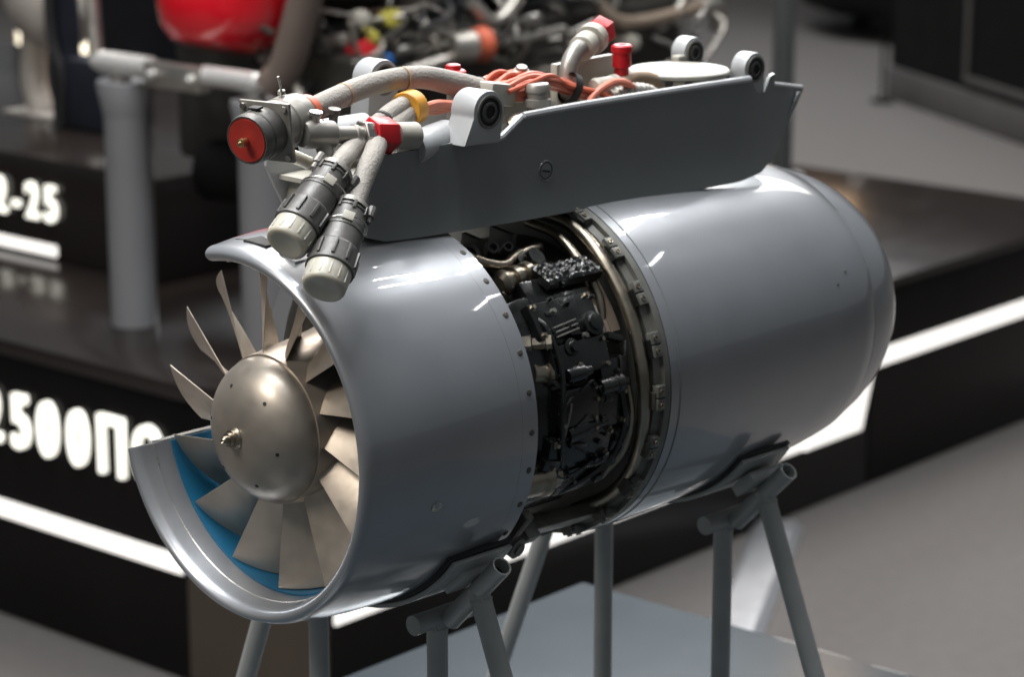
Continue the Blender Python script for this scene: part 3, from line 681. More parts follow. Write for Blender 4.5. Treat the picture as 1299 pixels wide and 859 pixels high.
# big multi-pin connector at the front end of the tray
KC = 0.93
def SC(pr): return [(t_, r_*KC) for t_, r_ in pr]
c0 = Vector((-0.0132, -0.040, 0.2608)); c1 = Vector((0.0688, -0.020, 0.2721)); dd = (c1-c0).normalized()
conn = MB().turn(c0, dd, SC([(0.030, 0.0205), (0.032, 0.0235), (0.042, 0.0240), (0.043, 0.0225), (0.046, 0.0225), (0.047, 0.0238), (0.060, 0.0238), (0.062, 0.0222), (0.072, 0.0215), (0.076, 0.0170), (0.082, 0.0150)]), 40).build('round_connector', 'conn_grey', eng)
conn['label'] = 'large grey round connector with red blanking disc at the tray front'
MB().turn(c0, dd, SC([(0.001, 0.0190), (0.0, 0.0202), (0.0, 0.0215), (0.003, 0.0226), (0.008, 0.0228), (0.009, 0.0218), (0.011, 0.0218), (0.012, 0.0228), (0.026, 0.0228), (0.0265, 0.0195)]), 40).build('cap_ring', 'dark_grey', conn)
MB().turn(c0-dd*0.0005, dd, SC([(0, 0.0), (0, 0.0194), (0.004, 0.0194)]), 36, cap=False).build('blanking_disc', 'dull_red', conn)
MB().turn(c0-dd*0.001, -dd+Vector((0, 0, -0.0)), [(0, 0.0028), (0.004, 0.0026), (0.0045, 0.0036), (0.0075, 0.0036), (0.008, 0.0018), (0.011, 0.0016)], 12).build('pull_stud', 'brass', conn)
yv = Vector((0, 0, 1)).cross(dd).normalized(); zv = dd.cross(yv)
MB().box(c0+dd*0.0285, (0.0035, 0.050, 0.050), (dd, yv, zv)).build('square_flange', 'conn_grey', conn, bevel=0.0015)
for sy, sz in ((1, 1), (1, -1), (-1, 1), (-1, -1)):
    MB().turn(c0+dd*0.0265+yv*(0.0205*sy)+zv*(0.0205*sz), -dd, [(0, 0.0026), (0.002, 0.0026)], 8).build('flange_screw', 'steel', conn)
MB().box(c0+dd*0.016+zv*0.0228, (0.008, 0.010, 0.0022), (dd, yv, zv)).build('ring_slot', 'hole', conn, bevel=0.0008)
MB().tube([c0+dd*0.052+zv*0.022, c0+dd*0.052+zv*0.031, c0+dd*0.050+zv*0.040], 0.0011, 6).build('lanyard_wire', 'steel', conn)
MB().turn(c0+dd*0.055+zv*0.0235+yv*0.002, zv, [(0, 0.0035), (0.003, 0.0035), (0.004, 0.002)], 6).build('clamp_screw', 'steel', conn)
MB().turn(c0+dd*0.0775, dd, SC([(0, 0.0172), (0.001, 0.0178), (0.010, 0.0160), (0.0105, 0.0140)]), 32).build('orange_band', 'orange', conn)
ear = MB().turn(c0+dd*0.070-zv*0.006-yv*0.0215, -yv, [(0, 0.006), (0.004, 0.006), (0.0045, 0.003), (0.002, 0.0025)], 18).build('clamp_ear', 'steel', conn)
# grey hose to the junction block
MB().tube([c0+dd*0.080, (0.105, -0.012, 0.2780), (0.158, 0.0, 0.2835), (0.2135, 0.002, 0.2840), (0.255, 0.0, 0.2745), (0.285, -0.002, 0.2645)], lambda t: 0.0100+0.0022*max(0, (t-0.6)/0.4), 18, 8).build('grey_hose', 'hose', eng)
# junction block
jb = MB().box((0.293, -0.006, 0.2625), (0.034, 0.040, 0.020), (Vector((0.98, 0.08, -0.17)).normalized(), Vector((-0.08, 0.99, 0)).normalized(), Vector((0.17, 0, 0.98)).normalized())).build('junction_block', 'cream', eng, bevel=0.003)
MB().box((0.288, 0.002, 0.2742), (0.013, 0.008, 0.003)).build('block_clip', 'hole', jb, bevel=0.001)
# salmon wires
wires = []
for i in range(15):
    o1 = (i-7)*0.0031
    z0 = 0.2645+0.0040*math.sin(i*2.1)
    r1 = random.uniform(-0.004, 0.004); r2 = random.uniform(-0.004, 0.004)
    pts = [(0.300, o1-0.004, z0), (0.330, o1*1.25-0.002+r1, 0.2705+0.0045*math.sin(i*1.7)), (0.358, o1*1.0-0.003+r2, 0.2685+0.0040*math.cos(i*1.3)), (0.385, o1*0.55-0.008, 0.2600+0.004*math.sin(i*2.6)), (0.412, o1*0.8-0.016, 0.2490+0.003*math.cos(i)), (0.440, o1*1.1-0.020, 0.2360)]
    MB().tube(pts, 0.0025, 8, 6).build('salmon_wire', 'salmon' if i % 3 else 'orange', eng)
for i in range(4):
    o1 = (i-1.5)*0.006
    MB().tube([(0.185, o1*0.6-0.022, 0.2610-0.002*i), (0.210, o1-0.018, 0.2600-0.003*i+0.004), (0.240, o1-0.012, 0.2600-0.0025*i), (0.285, o1-0.006, 0.2630-0.002*i)], 0.0036, 10, 6).build('salmon_wire', 'salmon', eng)
for i in range(3):
    MB().tube([(0.303, -0.018+0.004*i, 0.2580), (0.325, -0.022, 0.2560+0.003*i), (0.350, -0.020+0.002*i, 0.2640), (0.372, -0.012, 0.2640+0.002*i)], 0.0032, 10, 6).build('salmon_wire', 'salmon', eng)
MB().turn((0.392, -0.011, 0.2570), (0.9, -0.25, -0.40), [(0, 0.0150), (0.007, 0.0150), (0.007, 0.0135), (0, 0.0135)], 24, cap=False).build('wire_tie', 'black', eng)
MB().tube([(0.398, -0.030, 0.2400), (0.408, -0.032, 0.2520), (0.428, -0.034, 0.2600), (0.448, -0.034, 0.2570), (0.468, -0.032, 0.2440), (0.475, -0.030, 0.2330)], 0.0036, 10, 7).build('salmon_wire', 'salmon', eng)
# amber-taped sleeves running down to the two hanging connectors
MB().tube([(0.040, -0.083, 0.232), (0.058, -0.075, 0.240), (0.082, -0.058, 0.2430), (0.120, -0.040, 0.2520), (0.157, -0.026, 0.2620), (0.184, -0.018, 0.2660)], 0.0085, 14, 7).build('grey_sleeve', 'hose', eng)
MB().tube([(0.044, -0.102, 0.205), (0.066, -0.088, 0.2200), (0.092, -0.074, 0.2380), (0.125, -0.048, 0.2480), (0.157, -0.032, 0.2530), (0.184, -0.022, 0.2590)], 0.0090, 14, 7).build('grey_sleeve', 'hose', eng)
MB().turn((0.178, -0.0215, 0.2615), (0.95, 0.22, 0.06), [(0, 0.0150), (0.001, 0.0158), (0.014, 0.0155), (0.015, 0.0130)], 24).build('amber_tape', 'yellow_tape', eng)
for tp_, tdv in (((0.100, -0.049, 0.2475), (0.9, 0.42, 0.22)), ((0.140, -0.033, 0.2570), (0.9, 0.36, 0.26))):
    MB().turn(tp_, tdv, [(0, 0.0094), (0.0003, 0.0098), (0.0030, 0.0098), (0.0033, 0.0094)], 20, cap=False).build('cable_tie', 'black', eng)
for tp_, tdv in (((0.118, -0.009, 0.2795), (0.95, 0.2, 0.1)), ((0.196, 0.001, 0.2846), (1, 0.03, 0.0))):
    MB().turn(tp_, tdv, [(0, 0.0100), (0.0003, 0.0106), (0.0034, 0.0106), (0.0037, 0.0100)], 22, cap=False).build('cable_tie', 'brown_sleeve', eng)
# T fitting with red hexagonal cap
t0 = Vector((0.040, -0.046, 0.2600)); t1 = Vector((0.150, -0.053, 0.2465)); td = (t1-t0).normalized()
tf = MB().turn(t0, td, [(0, 0.0105), (0.006, 0.0120), (0.030, 0.0120), (0.032, 0.0100), (0.034, 0.0078), (0.052, 0.0078), (0.053, 0.0090), (0.056, 0.0090), (0.057, 0.0078), (0.062, 0.0078)], 24).build('tee_fitting', 'conn_grey', eng)
MB().turn(t0+td*0.061, td, [(0, 0.0115), (0.001, 0.0130), (0.009, 0.0130), (0.010, 0.0115)], 6).build('hex_nut', 'steel', tf, bevel=0.0006)
MB().turn(t0+td*0.071, td, [(0, 0.0145), (0.001, 0.0160), (0.0215, 0.0160), (0.0245, 0.0140)], 6, rot=0.3).build('red_hex_cap', 'red', tf, bevel=0.0015)
MB().turn(t0+td*0.098, td, [(0, 0.0115), (0.022, 0.0120), (0.024, 0.0100)], 20).build('cream_stub', 'cream', tf)
MB().turn(t0+td*0.018, (0.1, -0.4, -1), [(0, 0.007), (0.022, 0.007), (0.024, 0.005)], 14).build('tee_branch', 'conn_grey', tf)
MB().turn(t0+td*0.012, (0, -0.2, 1), [(0.008, 0.004), (0.016, 0.004), (0.017, 0.0055), (0.020, 0.0055)], 10).build('bleed_screw', 'steel', tf)
MB().turn(t0+td*0.045+Vector((0, 0.016, 0.004)), (0, -0.2, 1), [(0, 0.004), (0.012, 0.004), (0.013, 0.0055), (0.017, 0.0055)], 10).build('bleed_screw', 'dark_grey', tf)
MB().turn((0.066, -0.062, 0.229), (0.15, -0.1, 1), [(0, 0.009), (0.014, 0.009)], 16).build('sleeve_clamp', 'conn_grey', eng)
MB().tube([(0.030, 0.010, 0.238), (0.058, 0.0, 0.236), (0.080, -0.008, 0.226)], 0.006, 12, 5).build('cream_tube', 'cap_plastic', eng)

# two hanging connectors with milky caps
def hanging(a, b, lab):
    a, b = Vector(a), Vector(b); d = (b-a).normalized(); Lc = (b-a).length
    u = Vector((0, 0, 1)).cross(d).normalized(); v = d.cross(u)
    o = MB().turn(a, d, [(0, 0.0100), (0.004, 0.0135), (0.010, 0.0140), (0.011, 0.0158), (0.0125, 0.0158), (0.013, 0.0150), (0.030, 0.0162), (0.032, 0.0178), (0.034, 0.0178), (0.0345, 0.0172), (0.050, 0.0178), (0.051, 0.0188), (0.053, 0.0192), (0.068, 0.0196), (0.070, 0.0202), (0.072, 0.0202), (0.073, 0.0185)], 36).build('hanging_connector', 'dark_grey', eng)
    o['label'] = lab
    MB().turn(a+d*0.072, d, [(0, 0.0178), (0.001, 0.0186), (0.0160, 0.0180), (0.0182, 0.0172), (0.0192, 0.0158), (0.0192, 0.0130), (0.0184, 0.0112), (0.0182, 0.0)], 36).build('milky_cap', 'cap_plastic', o, smooth=40)
    for i in range(10):
        q = 2*math.pi*i/10; rv = u*math.cos(q)+v*math.sin(q)
        MB().box(a+d*0.0605+rv*0.0198, (0.0155, 0.0028, 0.0028), (d, d.cross(rv).normalized(), rv)).build('grip_rib', 'dark_grey', o, bevel=0.0006)
    for i in range(14):
        q = 2*math.pi*(i+0.5)/14; rv = u*math.cos(q)+v*math.sin(q)
        MB().box(a+d*0.0805+rv*0.0180, (0.0125, 0.0016, 0.0014), (d, d.cross(rv).normalized(), rv)).build('cap_rib', 'cap_plastic', o, bevel=0.0005)
    for i in range(8):
        q = 2*math.pi*(i+0.3)/8; rv = u*math.cos(q)+v*math.sin(q)
        MB().box(a+d*0.0115+rv*0.0152, (0.008, 0.0025, 0.003), (d, d.cross(rv).normalized(), rv)).build('clamp_rib', 'dark_grey', o, bevel=0.0005)
    # strain-relief saddle, screw and pale tag on a wire
    rv = (-u*0.8-v*0.4).normalized() if (-u).x > 0 else (u*0.8-v*0.4).normalized()
    side_ = camo.location-a; side_ = (side_-d*side_.dot(d)).normalized(); tang = d.cross(side_).normalized()
    MB().turn(a+d*0.003, d, [(0, 0.0145), (0.005, 0.0155), (0.0055, 0.0120)], 26).build('saddle_clamp', 'conn_grey', o)
    for s_ in (-1, 1):
        MB().turn(a+d*0.004+tang*(0.0165*s_)+side_*0.002-d*0.004, d, [(0, 0.0040), (0.010, 0.0040), (0.011, 0.0026), (0.016, 0.0026)], 10).build('clamp_screw', 'conn_grey' if s_ > 0 else 'dark_grey', o)
    MB().box(a+d*0.027+side_*0.0175, (0.0085, 0.0095, 0.003), (d, tang, side_)).build('pale_tag', 'cream', o, bevel=0.0008)
    pts = []
    for i in range(17):
        q = -1.9+3.8*i/16
        pts.append(a+d*(0.027+0.0045*math.sin(q*0.9))+(side_*math.cos(q)+tang*math.sin(q))*0.0178)
    MB().tube(pts, 0.0007, 6, 2).build('tag_wire', 'steel', o)
    return o
hanging((0.0500, -0.079, 0.2355), (-0.034, -0.100, 0.178), 'upper dark hanging connector with milky cap, further left')
hanging((0.0475, -0.099, 0.2090), (-0.0285, -0.140, 0.143), 'lower dark hanging connector with milky cap, in front of the cowl')

# small fittings in the tray
def flanged_cap(p, name='red_flanged_cap'):
    o = MB().turn(p, (0, 0, 1), [(0, 0.0070), (0.006, 0.0075), (0.007, 0.0115), (0.010, 0.0118), (0.0112, 0.0105), (0.0115, 0.0072), (0.0155, 0.0068), (0.0165, 0.0050), (0.0160, 0)], 24).build(name, 'red', eng, smooth=40); return o
flanged_cap((0.2660, 0.010, 0.2730))
MB().turn((0.2660, 0.010, 0.215), (0, 0, 1), [(0, 0.006), (0.058, 0.006)], 14).build('cap_stalk', 'conn_grey', eng)
ft = MB().turn((0.329, -0.034, 0.222), (0, 0, 1), [(0, 0.0105), (0.014, 0.0105), (0.0145, 0.0115), (0.022, 0.0115), (0.0225, 0.0095), (0.027, 0.0095), (0.0275, 0.0120), (0.034, 0.0120), (0.0345, 0.0100), (0.040, 0.0100), (0.0405, 0.0114), (0.046, 0.0112), (0.048, 0.0095), (0.048, 0)], 28).build('ringed_fitting', 'conn_grey', eng, smooth=40)
MB().turn((0.329, -0.034, 0.2365), (0, 0, 1), [(0, 0.0128), (0.007, 0.0128)], 6).build('hex_nut', 'conn_grey', ft, bevel=0.0006)
MB().turn((0.312, -0.038, 0.236), (-0.6, 0.4, -0.1), [(0, 0.0095), (0.006, 0.0110), (0.012, 0.0110), (0.018, 0.0080)], 18).build('small_union', 'tan_steel', eng)
MB().turn((0.345, -0.040, 0.236), (1, -0.05, 0.0), [(0, 0.0060), (0.02, 0.0060), (0.021, 0.0075), (0.03, 0.0075)], 18).build('small_union', 'black', eng)
# elbow pipe with angled red hexagonal cap
MB().tube([(0.404, 0.0, 0.232), (0.404, 0.0, 0.262), (0.409, 0.002, 0.277), (0.424, 0.006, 0.2875), (0.444, 0.011, 0.2900)], 0.0085, 18, 7).build('elbow_pipe', 'conn_grey', eng)
MB().turn((0.404, 0.0, 0.236), (0, 0, 1), [(0, 0.0110), (0.016, 0.0110), (0.017, 0.0095), (0.022, 0.0092)], 20).build('elbow_collar', 'cream', eng)
ed = Vector((0.92, 0.33, 0.22)).normalized(); e0 = Vector((0.428, 0.0070, 0.2870))
en = MB().turn(e0, ed, [(0, 0.0100), (0.002, 0.0125), (0.018, 0.0125), (0.019, 0.0105), (0.022, 0.0105), (0.023, 0.0150), (0.034, 0.0150), (0.035, 0.0130), (0.038, 0.0130)], 20).build('pipe_nut', 'cream', eng, smooth=40)
MB().turn(e0+ed*0.038, ed, [(0, 0.0140), (0.001, 0.0150), (0.016, 0.0150), (0.019, 0.0130)], 6, rot=0.4).build('red_hex_cap', 'red', en, bevel=0.0012)
rc = MB().turn((0.4670, -0.010, 0.258), (0, 0, 1), [(0, 0.0068), (0.010, 0.0068), (0.0105, 0.0090), (0.024, 0.0090), (0.0245, 0.0102), (0.030, 0.0102), (0.0315, 0.0085), (0.0315, 0.0045), (0.028, 0.0042), (0.028, 0)], 24).build('red_round_cap', 'red', eng, smooth=40)
MB().turn((0.4670, -0.010, 0.226), (0, 0, 1), [(0, 0.0095), (0.012, 0.0095), (0.013, 0.0072), (0.032, 0.0072), (0.034, 0.0085)], 20).build('cap_stalk', 'cream', rc)
# brackets, cream barrel, brown sleeves
MB().box((0.452, 0.026, 0.2560), (0.090, 0.008, 0.036), (Vector((1, 0.1, 0)).normalized(), Vector((-0.1, 1, 0)).normalized(), Vector((0, 0, 1)))).build('support_bracket', 'cream', eng, bevel=0.002)
MB().box((0.360, 0.020, 0.2640), (0.050, 0.012, 0.010), (Vector((0.96, -0.2, -0.1)).normalized(), Vector((0.2, 0.98, 0)).normalized(), Vector((0.1, 0, 1)).normalized())).build('support_bracket', 'cream', eng, bevel=0.002)
MB().turn((0.352, 0.010, 0.266), (-0.2, -0.3, 1), [(0, 0.0075), (0.010, 0.0075), (0.011, 0.0055), (0.014, 0.005)], 14).build('bracket_bolt', 'conn_grey', eng)
MB().turn((0.424, -0.014, 0.2525), (1, -0.12, 0.0), [(0, 0.0085), (0.002, 0.0100), (0.022, 0.0100), (0.023, 0.0115), (0.027, 0.0115), (0.028, 0.0080), (0.036, 0.0075)], 20).build('cream_barrel', 'cream', eng)
MB().tube([(0.455, -0.016, 0.2520), (0.475, -0.014, 0.2565), (0.495, -0.014, 0.2560), (0.515, -0.016, 0.2500)], 0.0062, 14, 6).build('brown_sleeve', 'brown_sleeve', eng)
MB().tube([(0.436, -0.026, 0.2440), (0.452, -0.030, 0.2480), (0.470, -0.031, 0.2470), (0.488, -0.030, 0.2420)], 0.0075, 14, 16, ripple=0.14, rn=9).build('corrugated_sleeve', 'conn_grey', eng)
MB().turn((0.407, -0.027, 0.243), (0.5, -0.5, 0.7), [(0, 0.0085), (0.004, 0.0085), (0.0045, 0.006), (0.010, 0.006)], 8).build('small_union', 'cream', eng)
MB().turn((0.300, 0.034, 0.215), (0, 0, 1), [(0, 0.009), (0.03, 0.009), (0.032, 0.007)], 16).build('small_union', 'dark_grey', eng)
MB().box((0.375, 0.044, 0.235), (0.10, 0.004, 0.03)).build('support_bracket', 'olive_grey', eng, bevel=0.001)

# ================================================================== TRESTLES
def trestle(lab, x0, rr, slant):
    t = empty('engine_trestle', (x0, 0, ZP))
    tag(t, lab, 'trestle', 'grey tubular trestles under the engine')
    def tb(mb): mb.v = [(v[0]-x0, v[1], v[2]-ZP) for v in mb.v]; return mb
    # curved saddle plate with rubber pad
    th = 0.004
    sd = tb(MB().sector([(x0-0.035, rr+0.0050), (x0+0.035, rr+0.0050), (x0+0.035, rr+0.0050+th), (x0-0.035, rr+0.0050+th)], 128, 232, 40)).build('saddle_plate', 'stand', t, bevel=0.0006)
    tb(MB().sector([(x0-0.039, rr+0.0004), (x0+0.037, rr+0.0004), (x0+0.037, rr+0.0046), (x0-0.039, rr+0.0046)], 127, 233, 44)).build('rubber_pad', 'black', sd)
    for s in (-1, 1):
        # short tube under the saddle end, open outwards
        e = Vector((x0+0.006, s*0.156, -0.116)); f = Vector((x0+0.006, s*0.092, -0.182))
        dv = (f-e).normalized(); ln_ = (f-e).length
        ct = tb(MB().turn(e, dv, [(0.012, 0.0068), (0, 0.0074), (0, 0.0092), (ln_, 0.0092)], 22)).build('cross_tube', 'stand', t)
        tb(MB().turn(e+dv*0.011, dv, [(0, 0.007), (0.001, 0.0)], 16, cap=False)).build('tube_bore', 'hole', ct)
        tb(MB().cyl((x0-0.028, s*0.080, -0.1815), (x0+0.040, s*0.080, -0.1815), 0.0092, 20)).build('rail_tube', 'stand', t)
        tb(MB().box((x0+0.008, s*0.118, -0.1335), (0.05, 0.030, 0.012), (Vector((1, 0, 0)), Vector((0, 0.75*s, 0.66)).normalized(), Vector((0, -0.66, 0.75*s)).normalized()))).build('gusset_plate', 'stand', t, bevel=0.002)
        lg = tb(MB().cyl((x0+0.001, s*0.080, -0.182), (x0+0.001, s*0.080, ZP+0.005), 0.0095, 22)).build('leg', 'stand', t)
        tb(MB().turn((x0+0.001, s*0.080, ZP+0.0005), (0, 0, 1), [(0, 0.025), (0.004, 0.025), (0.0045, 0.0095)], 20)).build('foot_pad', 'stand', lg)
        a_ = Vector((x0+0.006, s*0.126, -0.143)); b_ = Vector((x0+0.006, s*(0.126+slant), ZP+0.005))
        lg0 = lg
        lg = tb(MB().cyl(a_, b_, 0.0095, 22)).build('leg', 'stand', t)
        for own, wp, wdir in ((lg0, Vector((x0+0.001, s*0.080, -0.1905)), Vector((0, 0, -1))), (lg, a_+(b_-a_).normalized()*0.0115, (b_-a_).normalized())):
            wb = MB(); uu = wdir.orthogonal().normalized(); vv = wdir.cross(uu)
            for q_ in range(14):
                an = 2*math.pi*q_/14; rv_ = uu*math.cos(an)+vv*math.sin(an)
                wb.turn(wp+rv_*0.0088-wdir*0.0018, wdir, [(0, 0.0), (0.0008, 0.0017), (0.002, 0.0020), (0.0032, 0.0015), (0.004, 0.0)], 6)
            tb(wb).build('weld_bead', 'stand', own)
        tb(MB().turn((b_.x, b_.y, ZP+0.0005), (0, 0, 1), [(0, 0.025), (0.004, 0.025), (0.0045, 0.0095)], 20)).build('foot_pad', 'stand', lg)
    return t
trestle('grey tubular trestle under the front cowl behind the intake', 0.155, 0.1690, 0.14)
trestle('grey tubular trestle under the rear cowl, further right', 0.545, 0.1608, 0.14)

# ================================================================== BACKGROUND EXHIBITS (on the plinths)
def Lt(pts): return [tuple(L(*p)) for p in pts]
fr = empty('column_stand', L(1.667, 1.9, TOPA), ANG)
tag(fr, 'grey two-column support frame with bright steel crossbar on the black plinth', 'support frame')
def F(x, y, z): return (x-1.667, y-1.9, z-TOPA)
for yy in (2.085, 1.725):
    c_ = MB().turn(F(1.667, yy, TOPA+0.001), (0, 0, 1), [(0, 0.043), (0.395, 0.043), (0.40, 0.044), (0.455, 0.055), (0.462, 0.053)], 30).build('column', 'column', fr, smooth=40)
bar = MB().turn(F(1.650, 2.150, -0.055), (0, -1, 0), [(0, 0.012), (0.004, 0.016), (0.02, 0.016), (0.021, 0.021), (0.155, 0.021), (0.156, 0.016), (0.30, 0.016), (0.301, 0.019), (0.43, 0.019), (0.435, 0.013), (0.46, 0.013)], 24).build('crossbar', 'chrome', fr, smooth=40)
MB().box(F(1.642, 1.915, -0.062), (0.03, 0.15, 0.046)).build('bar_clamp', 'mid_metal', bar, bevel=0.006)
for yy in (1.86, 1.965):
    MB().turn(F(1.626, yy, -0.060), (-1, 0, 0), [(0, 0.010), (0.006, 0.010), (0.007, 0.005), (0.012, 0.005)], 12).build('clamp_bolt', 'chrome', bar)
for yy in (2.085, 1.725):
    MB().cyl(F(1.655, yy, -0.095), F(1.655, yy, -0.060), 0.02, 16).build('column_spigot', 'mid_metal', fr)
MB().tube([F(1.650, 2.145, -0.055), F(1.66, 2.165, 0.06), F(1.67, 2.19, 0.20)], 0.014, 12, 4).build('tie_rod', 'mid_metal', fr)
MB().tube([F(1.655, 1.690, -0.060), F(1.667, 1.655, -0.01), F(1.68, 1.60, 0.16), F(1.69, 1.57, 0.24)], 0.030, 16, 4).build('brace_tube', 'brown_post', fr)

te = empty('turboshaft_engine', L(1.78, 1.95, 0.16), ANG)
tag(te, 'dark turboshaft engine with red intake cover and tangle of pipes, behind the hoses', 'engine')
def G(x, y, z): return (x-1.78, y-1.95, z-0.16)
MB().turn(G(1.86, 2.02, 0.20), (1, 0, 0), [(0, 0.16), (0.02, 0.20), (0.25, 0.22), (0.26, 0.24), (0.30, 0.24), (0.31, 0.21), (0.75, 0.20), (0.76, 0.23), (0.80, 0.23), (0.81, 0.21), (1.35, 0.20), (1.5, 0.13), (1.52, 0)], 48).build('casing', 'dark_metal', te, smooth=40)
rcv = MB().turn(G(1.86, 1.97, 0.185), (-1, 0, 0), [(0, 0.185), (0.0, 0.225), (0.03, 0.228), (0.034, 0.222), (0.036, 0.190), (0.05, 0.182), (0.07, 0.176), (0.075, 0.165), (0.078, 0.0)], 48).build('intake_cover', 'glossy_red', te, smooth=50)
rcv['label'] = 'glossy red bowl-shaped cover over the engine intake'
MB().turn(G(1.77, 1.93, 0.085), (-0.30, -0.05, -1), [(0, 0.118), (0.05, 0.112), (0.085, 0.098), (0.105, 0.078), (0.109, 0.074), (0.111, 0.0)], 40).build('cover_spout', 'glossy_red', rcv, smooth=50)
MB().box(G(2.50, 1.98, -0.165), (1.10, 0.26, 0.27)).build('sump_housing', 'dark_metal', te, bevel=0.03, bseg=3)
MB().box(G(2.08, 1.93, -0.13), (0.16, 0.22, 0.26)).build('gear_housing', 'dark_metal', te, bevel=0.02, bseg=3)
MB().box(G(1.98, 2.00, -0.165), (0.10, 0.50, 0.24)).build('accessory_housing', 'dark_metal', te, bevel=0.02, bseg=3)
MB().cyl(G(1.93, 2.14, -0.30), G(1.93, 1.66, -0.26), 0.060, 24).build('exhaust_stub', 'cabinet', te)
MB().cyl(G(2.05, 1.95, -0.30), G(2.05, 1.95, TOPA+0.004), 0.035, 18).build('support_leg', 'dark_metal', te)
MB().cyl(G(2.95, 1.95, -0.30), G(2.95, 1.95, TOPA+0.004), 0.035, 18).build('support_leg', 'dark_metal', te)
def gp(pts, r, m, nm='engine_pipe', sub=5): return MB().tube([G(*p) for p in pts], r, 10, sub).build(nm, m, te)
gp([(2.10, 1.83, -0.06), (2.174, 1.80, -0.050), (2.378, 1.80, -0.066), (2.560, 1.80, -0.058), (2.583, 1.80, -0.062), (2.61, 1.80, -0.082), (2.645, 1.80, -0.105)], 0.0085, 'mid_metal')
gp([(2.08, 1.82, -0.105), (2.18, 1.79, -0.085), (2.30, 1.79, -0.07)], 0.012, 'mid_metal')
gp([(2.68, 1.86, 0.06), (2.70, 1.82, -0.005), (2.75, 1.80, -0.055), (2.84, 1.80, -0.066), (2.98, 1.80, -0.058), (3.08, 1.82, -0.055)], 0.014, 'tan_panel')
gp([(3.02, 1.82, -0.06), (3.10, 1.82, -0.058), (3.16, 1.84, -0.07), (3.18, 1.86, -0.12)], 0.018, 'mid_metal')
gp([(2.30, 1.80, 0.02), (2.36, 1.79, -0.02), (2.44, 1.80, 0.03), (2.47, 1.82, 0.08)], 0.013, 'mid_metal')
for pos, r_, m_, nm_ in (((1.995, 1.80, -0.048), 0.026, 'red', 'red_cap'), ((2.035, 1.79, -0.063), 0.015, 'blue_cap', 'blue_cap'), ((1.985, 1.80, -0.105), 0.024, 'red', 'red_cap'), ((2.645, 1.80, -0.107), 0.018, 'cream', 'pale_cap'), ((2.79, 1.80, -0.105), 0.016, 'cream', 'pale_cap'), ((1.99, 1.80, 0.02), 0.016, 'cream', 'pale_cap'), ((2.07, 1.80, 0.012), 0.018, 'yellow_cap', 'yellow_cap'), ((2.02, 1.80, -0.015), 0.013, 'yellow_cap', 'yellow_cap'), ((1.95, 1.82, -0.02), 0.014, 'mid_metal', 'metal_cap'), ((1.88, 1.84, -0.17), 0.022, 'mid_metal', 'metal_cap'), ((1.83, 1.88, -0.12), 0.026, 'mid_metal', 'metal_cap'), ((1.92, 1.84, -0.14), 0.020, 'mid_metal', 'metal_cap'), ((1.86, 1.90, -0.08), 0.020, 'yellow_cap', 'yellow_cap')):
    MB().turn(G(*pos), (random.uniform(-0.7, 0.1), -1, random.uniform(-0.2, 0.5)), [(-0.03, r_*0.7), (0, r_*0.75), (0.001, r_), (0.022, r_*0.98), (0.025, r_*0.6)], 14).build(nm_, m_, te)
oc = MB().turn(G(2.225, 1.79, -0.060), (1, -0.1, 0.0), [(0, 0.020), (0.005, 0.029), (0.055, 0.032), (0.06, 0.027)], 20).build('pump_barrel', 'mid_metal', te)
MB().turn(G(2.288, 1.784, -0.060), (1, -0.1, 0), [(0, 0.032), (0.030, 0.035), (0.034, 0.026)], 20).build('orange_cap', 'orange', oc)
rnd = random.Random(3)
for i in range(96):
    x_ = rnd.uniform(1.82, 2.25) if i < 56 else rnd.uniform(2.2, 3.1)
    y_ = rnd.uniform(1.76, 1.86); z_ = rnd.uniform(-0.24, 0.12) if i < 56 else rnd.uniform(-0.16, 0.08)
    pts = [(x_, y_+0.1, z_)]
    for k in range(3): pts.append((pts[-1][0]+rnd.uniform(-0.08, 0.08), y_+rnd.uniform(-0.02, 0.05), pts[-1][2]+rnd.uniform(-0.07, 0.07)))
    gp(pts, rnd.uniform(0.003, 0.008), rnd.choice(['dark_metal', 'mid_metal', 'mid_metal', 'black', 'olive', 'mid_metal', 'tan_steel', 'steel']), 'engine_pipe', 4)
post = MB().turn((0, 0, 0), (0, 0, 1), [(0, 0.06), (0.008, 0.06), (0.009, 0.029), (1.6, 0.029)], 24).build('support_post', 'post', None)
post.location = L(4.09, 2.315, TOPB+0.001); tag(post, 'slim grey upright post behind the rear end of the tray', 'post')

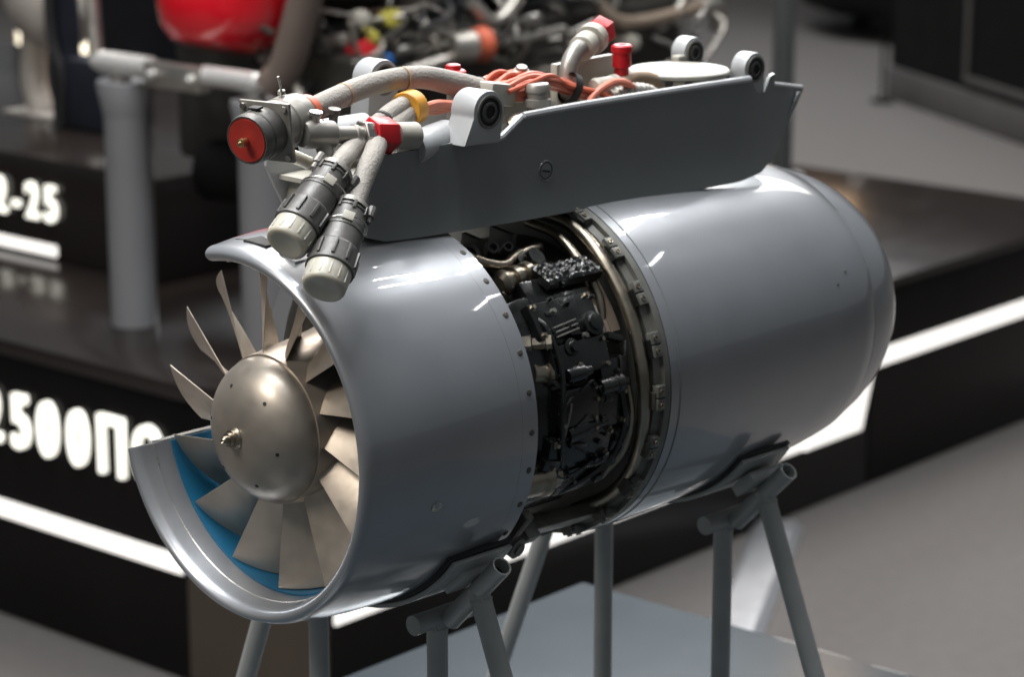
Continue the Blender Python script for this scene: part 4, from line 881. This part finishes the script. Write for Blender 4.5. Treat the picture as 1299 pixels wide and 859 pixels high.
# far-left exhibit on the low back plinth
lx = empty('nozzle_exhibit', L(2.3, 3.05, -0.335), ANG)
tag(lx, 'beige engine nozzle on a curved beige leg, far upper left corner', 'engine')
def H(x, y, z): return (x-2.3, y-3.05, z+0.335)
MB().turn(H(2.32, 3.15, -0.01), (-0.3, -1, -0.75), [(0, 0.10), (0.12, 0.105), (0.20, 0.075), (0.215, 0.05), (0.20, 0)], 30).build('nozzle', 'beige', lx, smooth=40)
MB().tube([H(2.30, 3.15, -0.06), H(2.30, 3.145, -0.16), H(2.29, 3.14, -0.26), H(2.29, 3.115, -0.332)], 0.030, 14, 5).build('leg', 'beige', lx)
MB().box(H(2.29, 3.06, -0.330), (0.12, 0.24, 0.008)).build('foot_plate', 'beige', lx, bevel=0.002)
dk = empty('dark_frame', L(2.25, 2.9, -0.335), ANG)
tag(dk, 'dark navy upright frame beside the bright panel, left background', 'frame')
def K(x, y, z): return (x-2.25, y-2.9, z+0.335)
MB().box(K(2.22, 2.935, -0.03), (0.05, 0.050, 0.60)).build('upright', 'navy', dk, bevel=0.006)
MB().box(K(2.26, 2.84, -0.255), (0.14, 0.14, 0.155)).build('lower_box', 'navy', dk, bevel=0.01)
MB().tube([K(2.19, 2.925, -0.33), K(2.19, 2.915, -0.22), K(2.185, 2.94, -0.12), K(2.185, 2.945, 0.1)], 0.012, 10, 5).build('cable', 'black', dk)
lp = MB().turn((0, 0, 0), (0, 0, 1), [(0, 0.03), (0.01, 0.03), (0.011, 0.022), (0.06, 0.028), (0.10, 0.022), (0.115, 0.0)], 20).build('amber_beacon', 'amber_lamp', None, smooth=50)
lp.location = L(2.42, 3.155, -0.334); tag(lp, 'small glowing amber lamp between beige leg and dark upright, far left', 'lamp')
for px_, py_, wv, z1, lab in ((4.6, 5.845, 0.20, -0.40, 'bright warm lit panel beside the grey column, left background'), (4.6, 6.055, 0.13, -0.44, 'bright warm lit panel behind the beige nozzle, far left')):
    p_ = empty('lit_panel', L(px_, py_, FLOOR), ANG); tag(p_, lab, 'light panel', 'lit panels in the left background')
    MB().box((0, 0, (z1-FLOOR)/2+0.02), (0.04, wv, z1-FLOOR-0.03)).build('lit_screen', 'warm_wall', p_, bevel=0.004)
    MB().box((0.03, 0, (z1-FLOOR)/2+0.004), (0.02, wv+0.03, z1-FLOOR)).build('panel_back', 'navy', p_, bevel=0.004)

dw = empty('display_wall', L(4.95, 5.4, FLOOR), ANG)
tag(dw, 'dark navy display wall behind the bright panels, upper left background', 'wall')
MB().box((0, 0, 1.1), (0.06, 2.3, 2.19)).build('wall_board', 'navy', dw, bevel=0.005)
MB().box((-0.035, 0, 0.06), (0.02, 2.3, 0.11)).build('skirting', 'kick', dw, bevel=0.003)
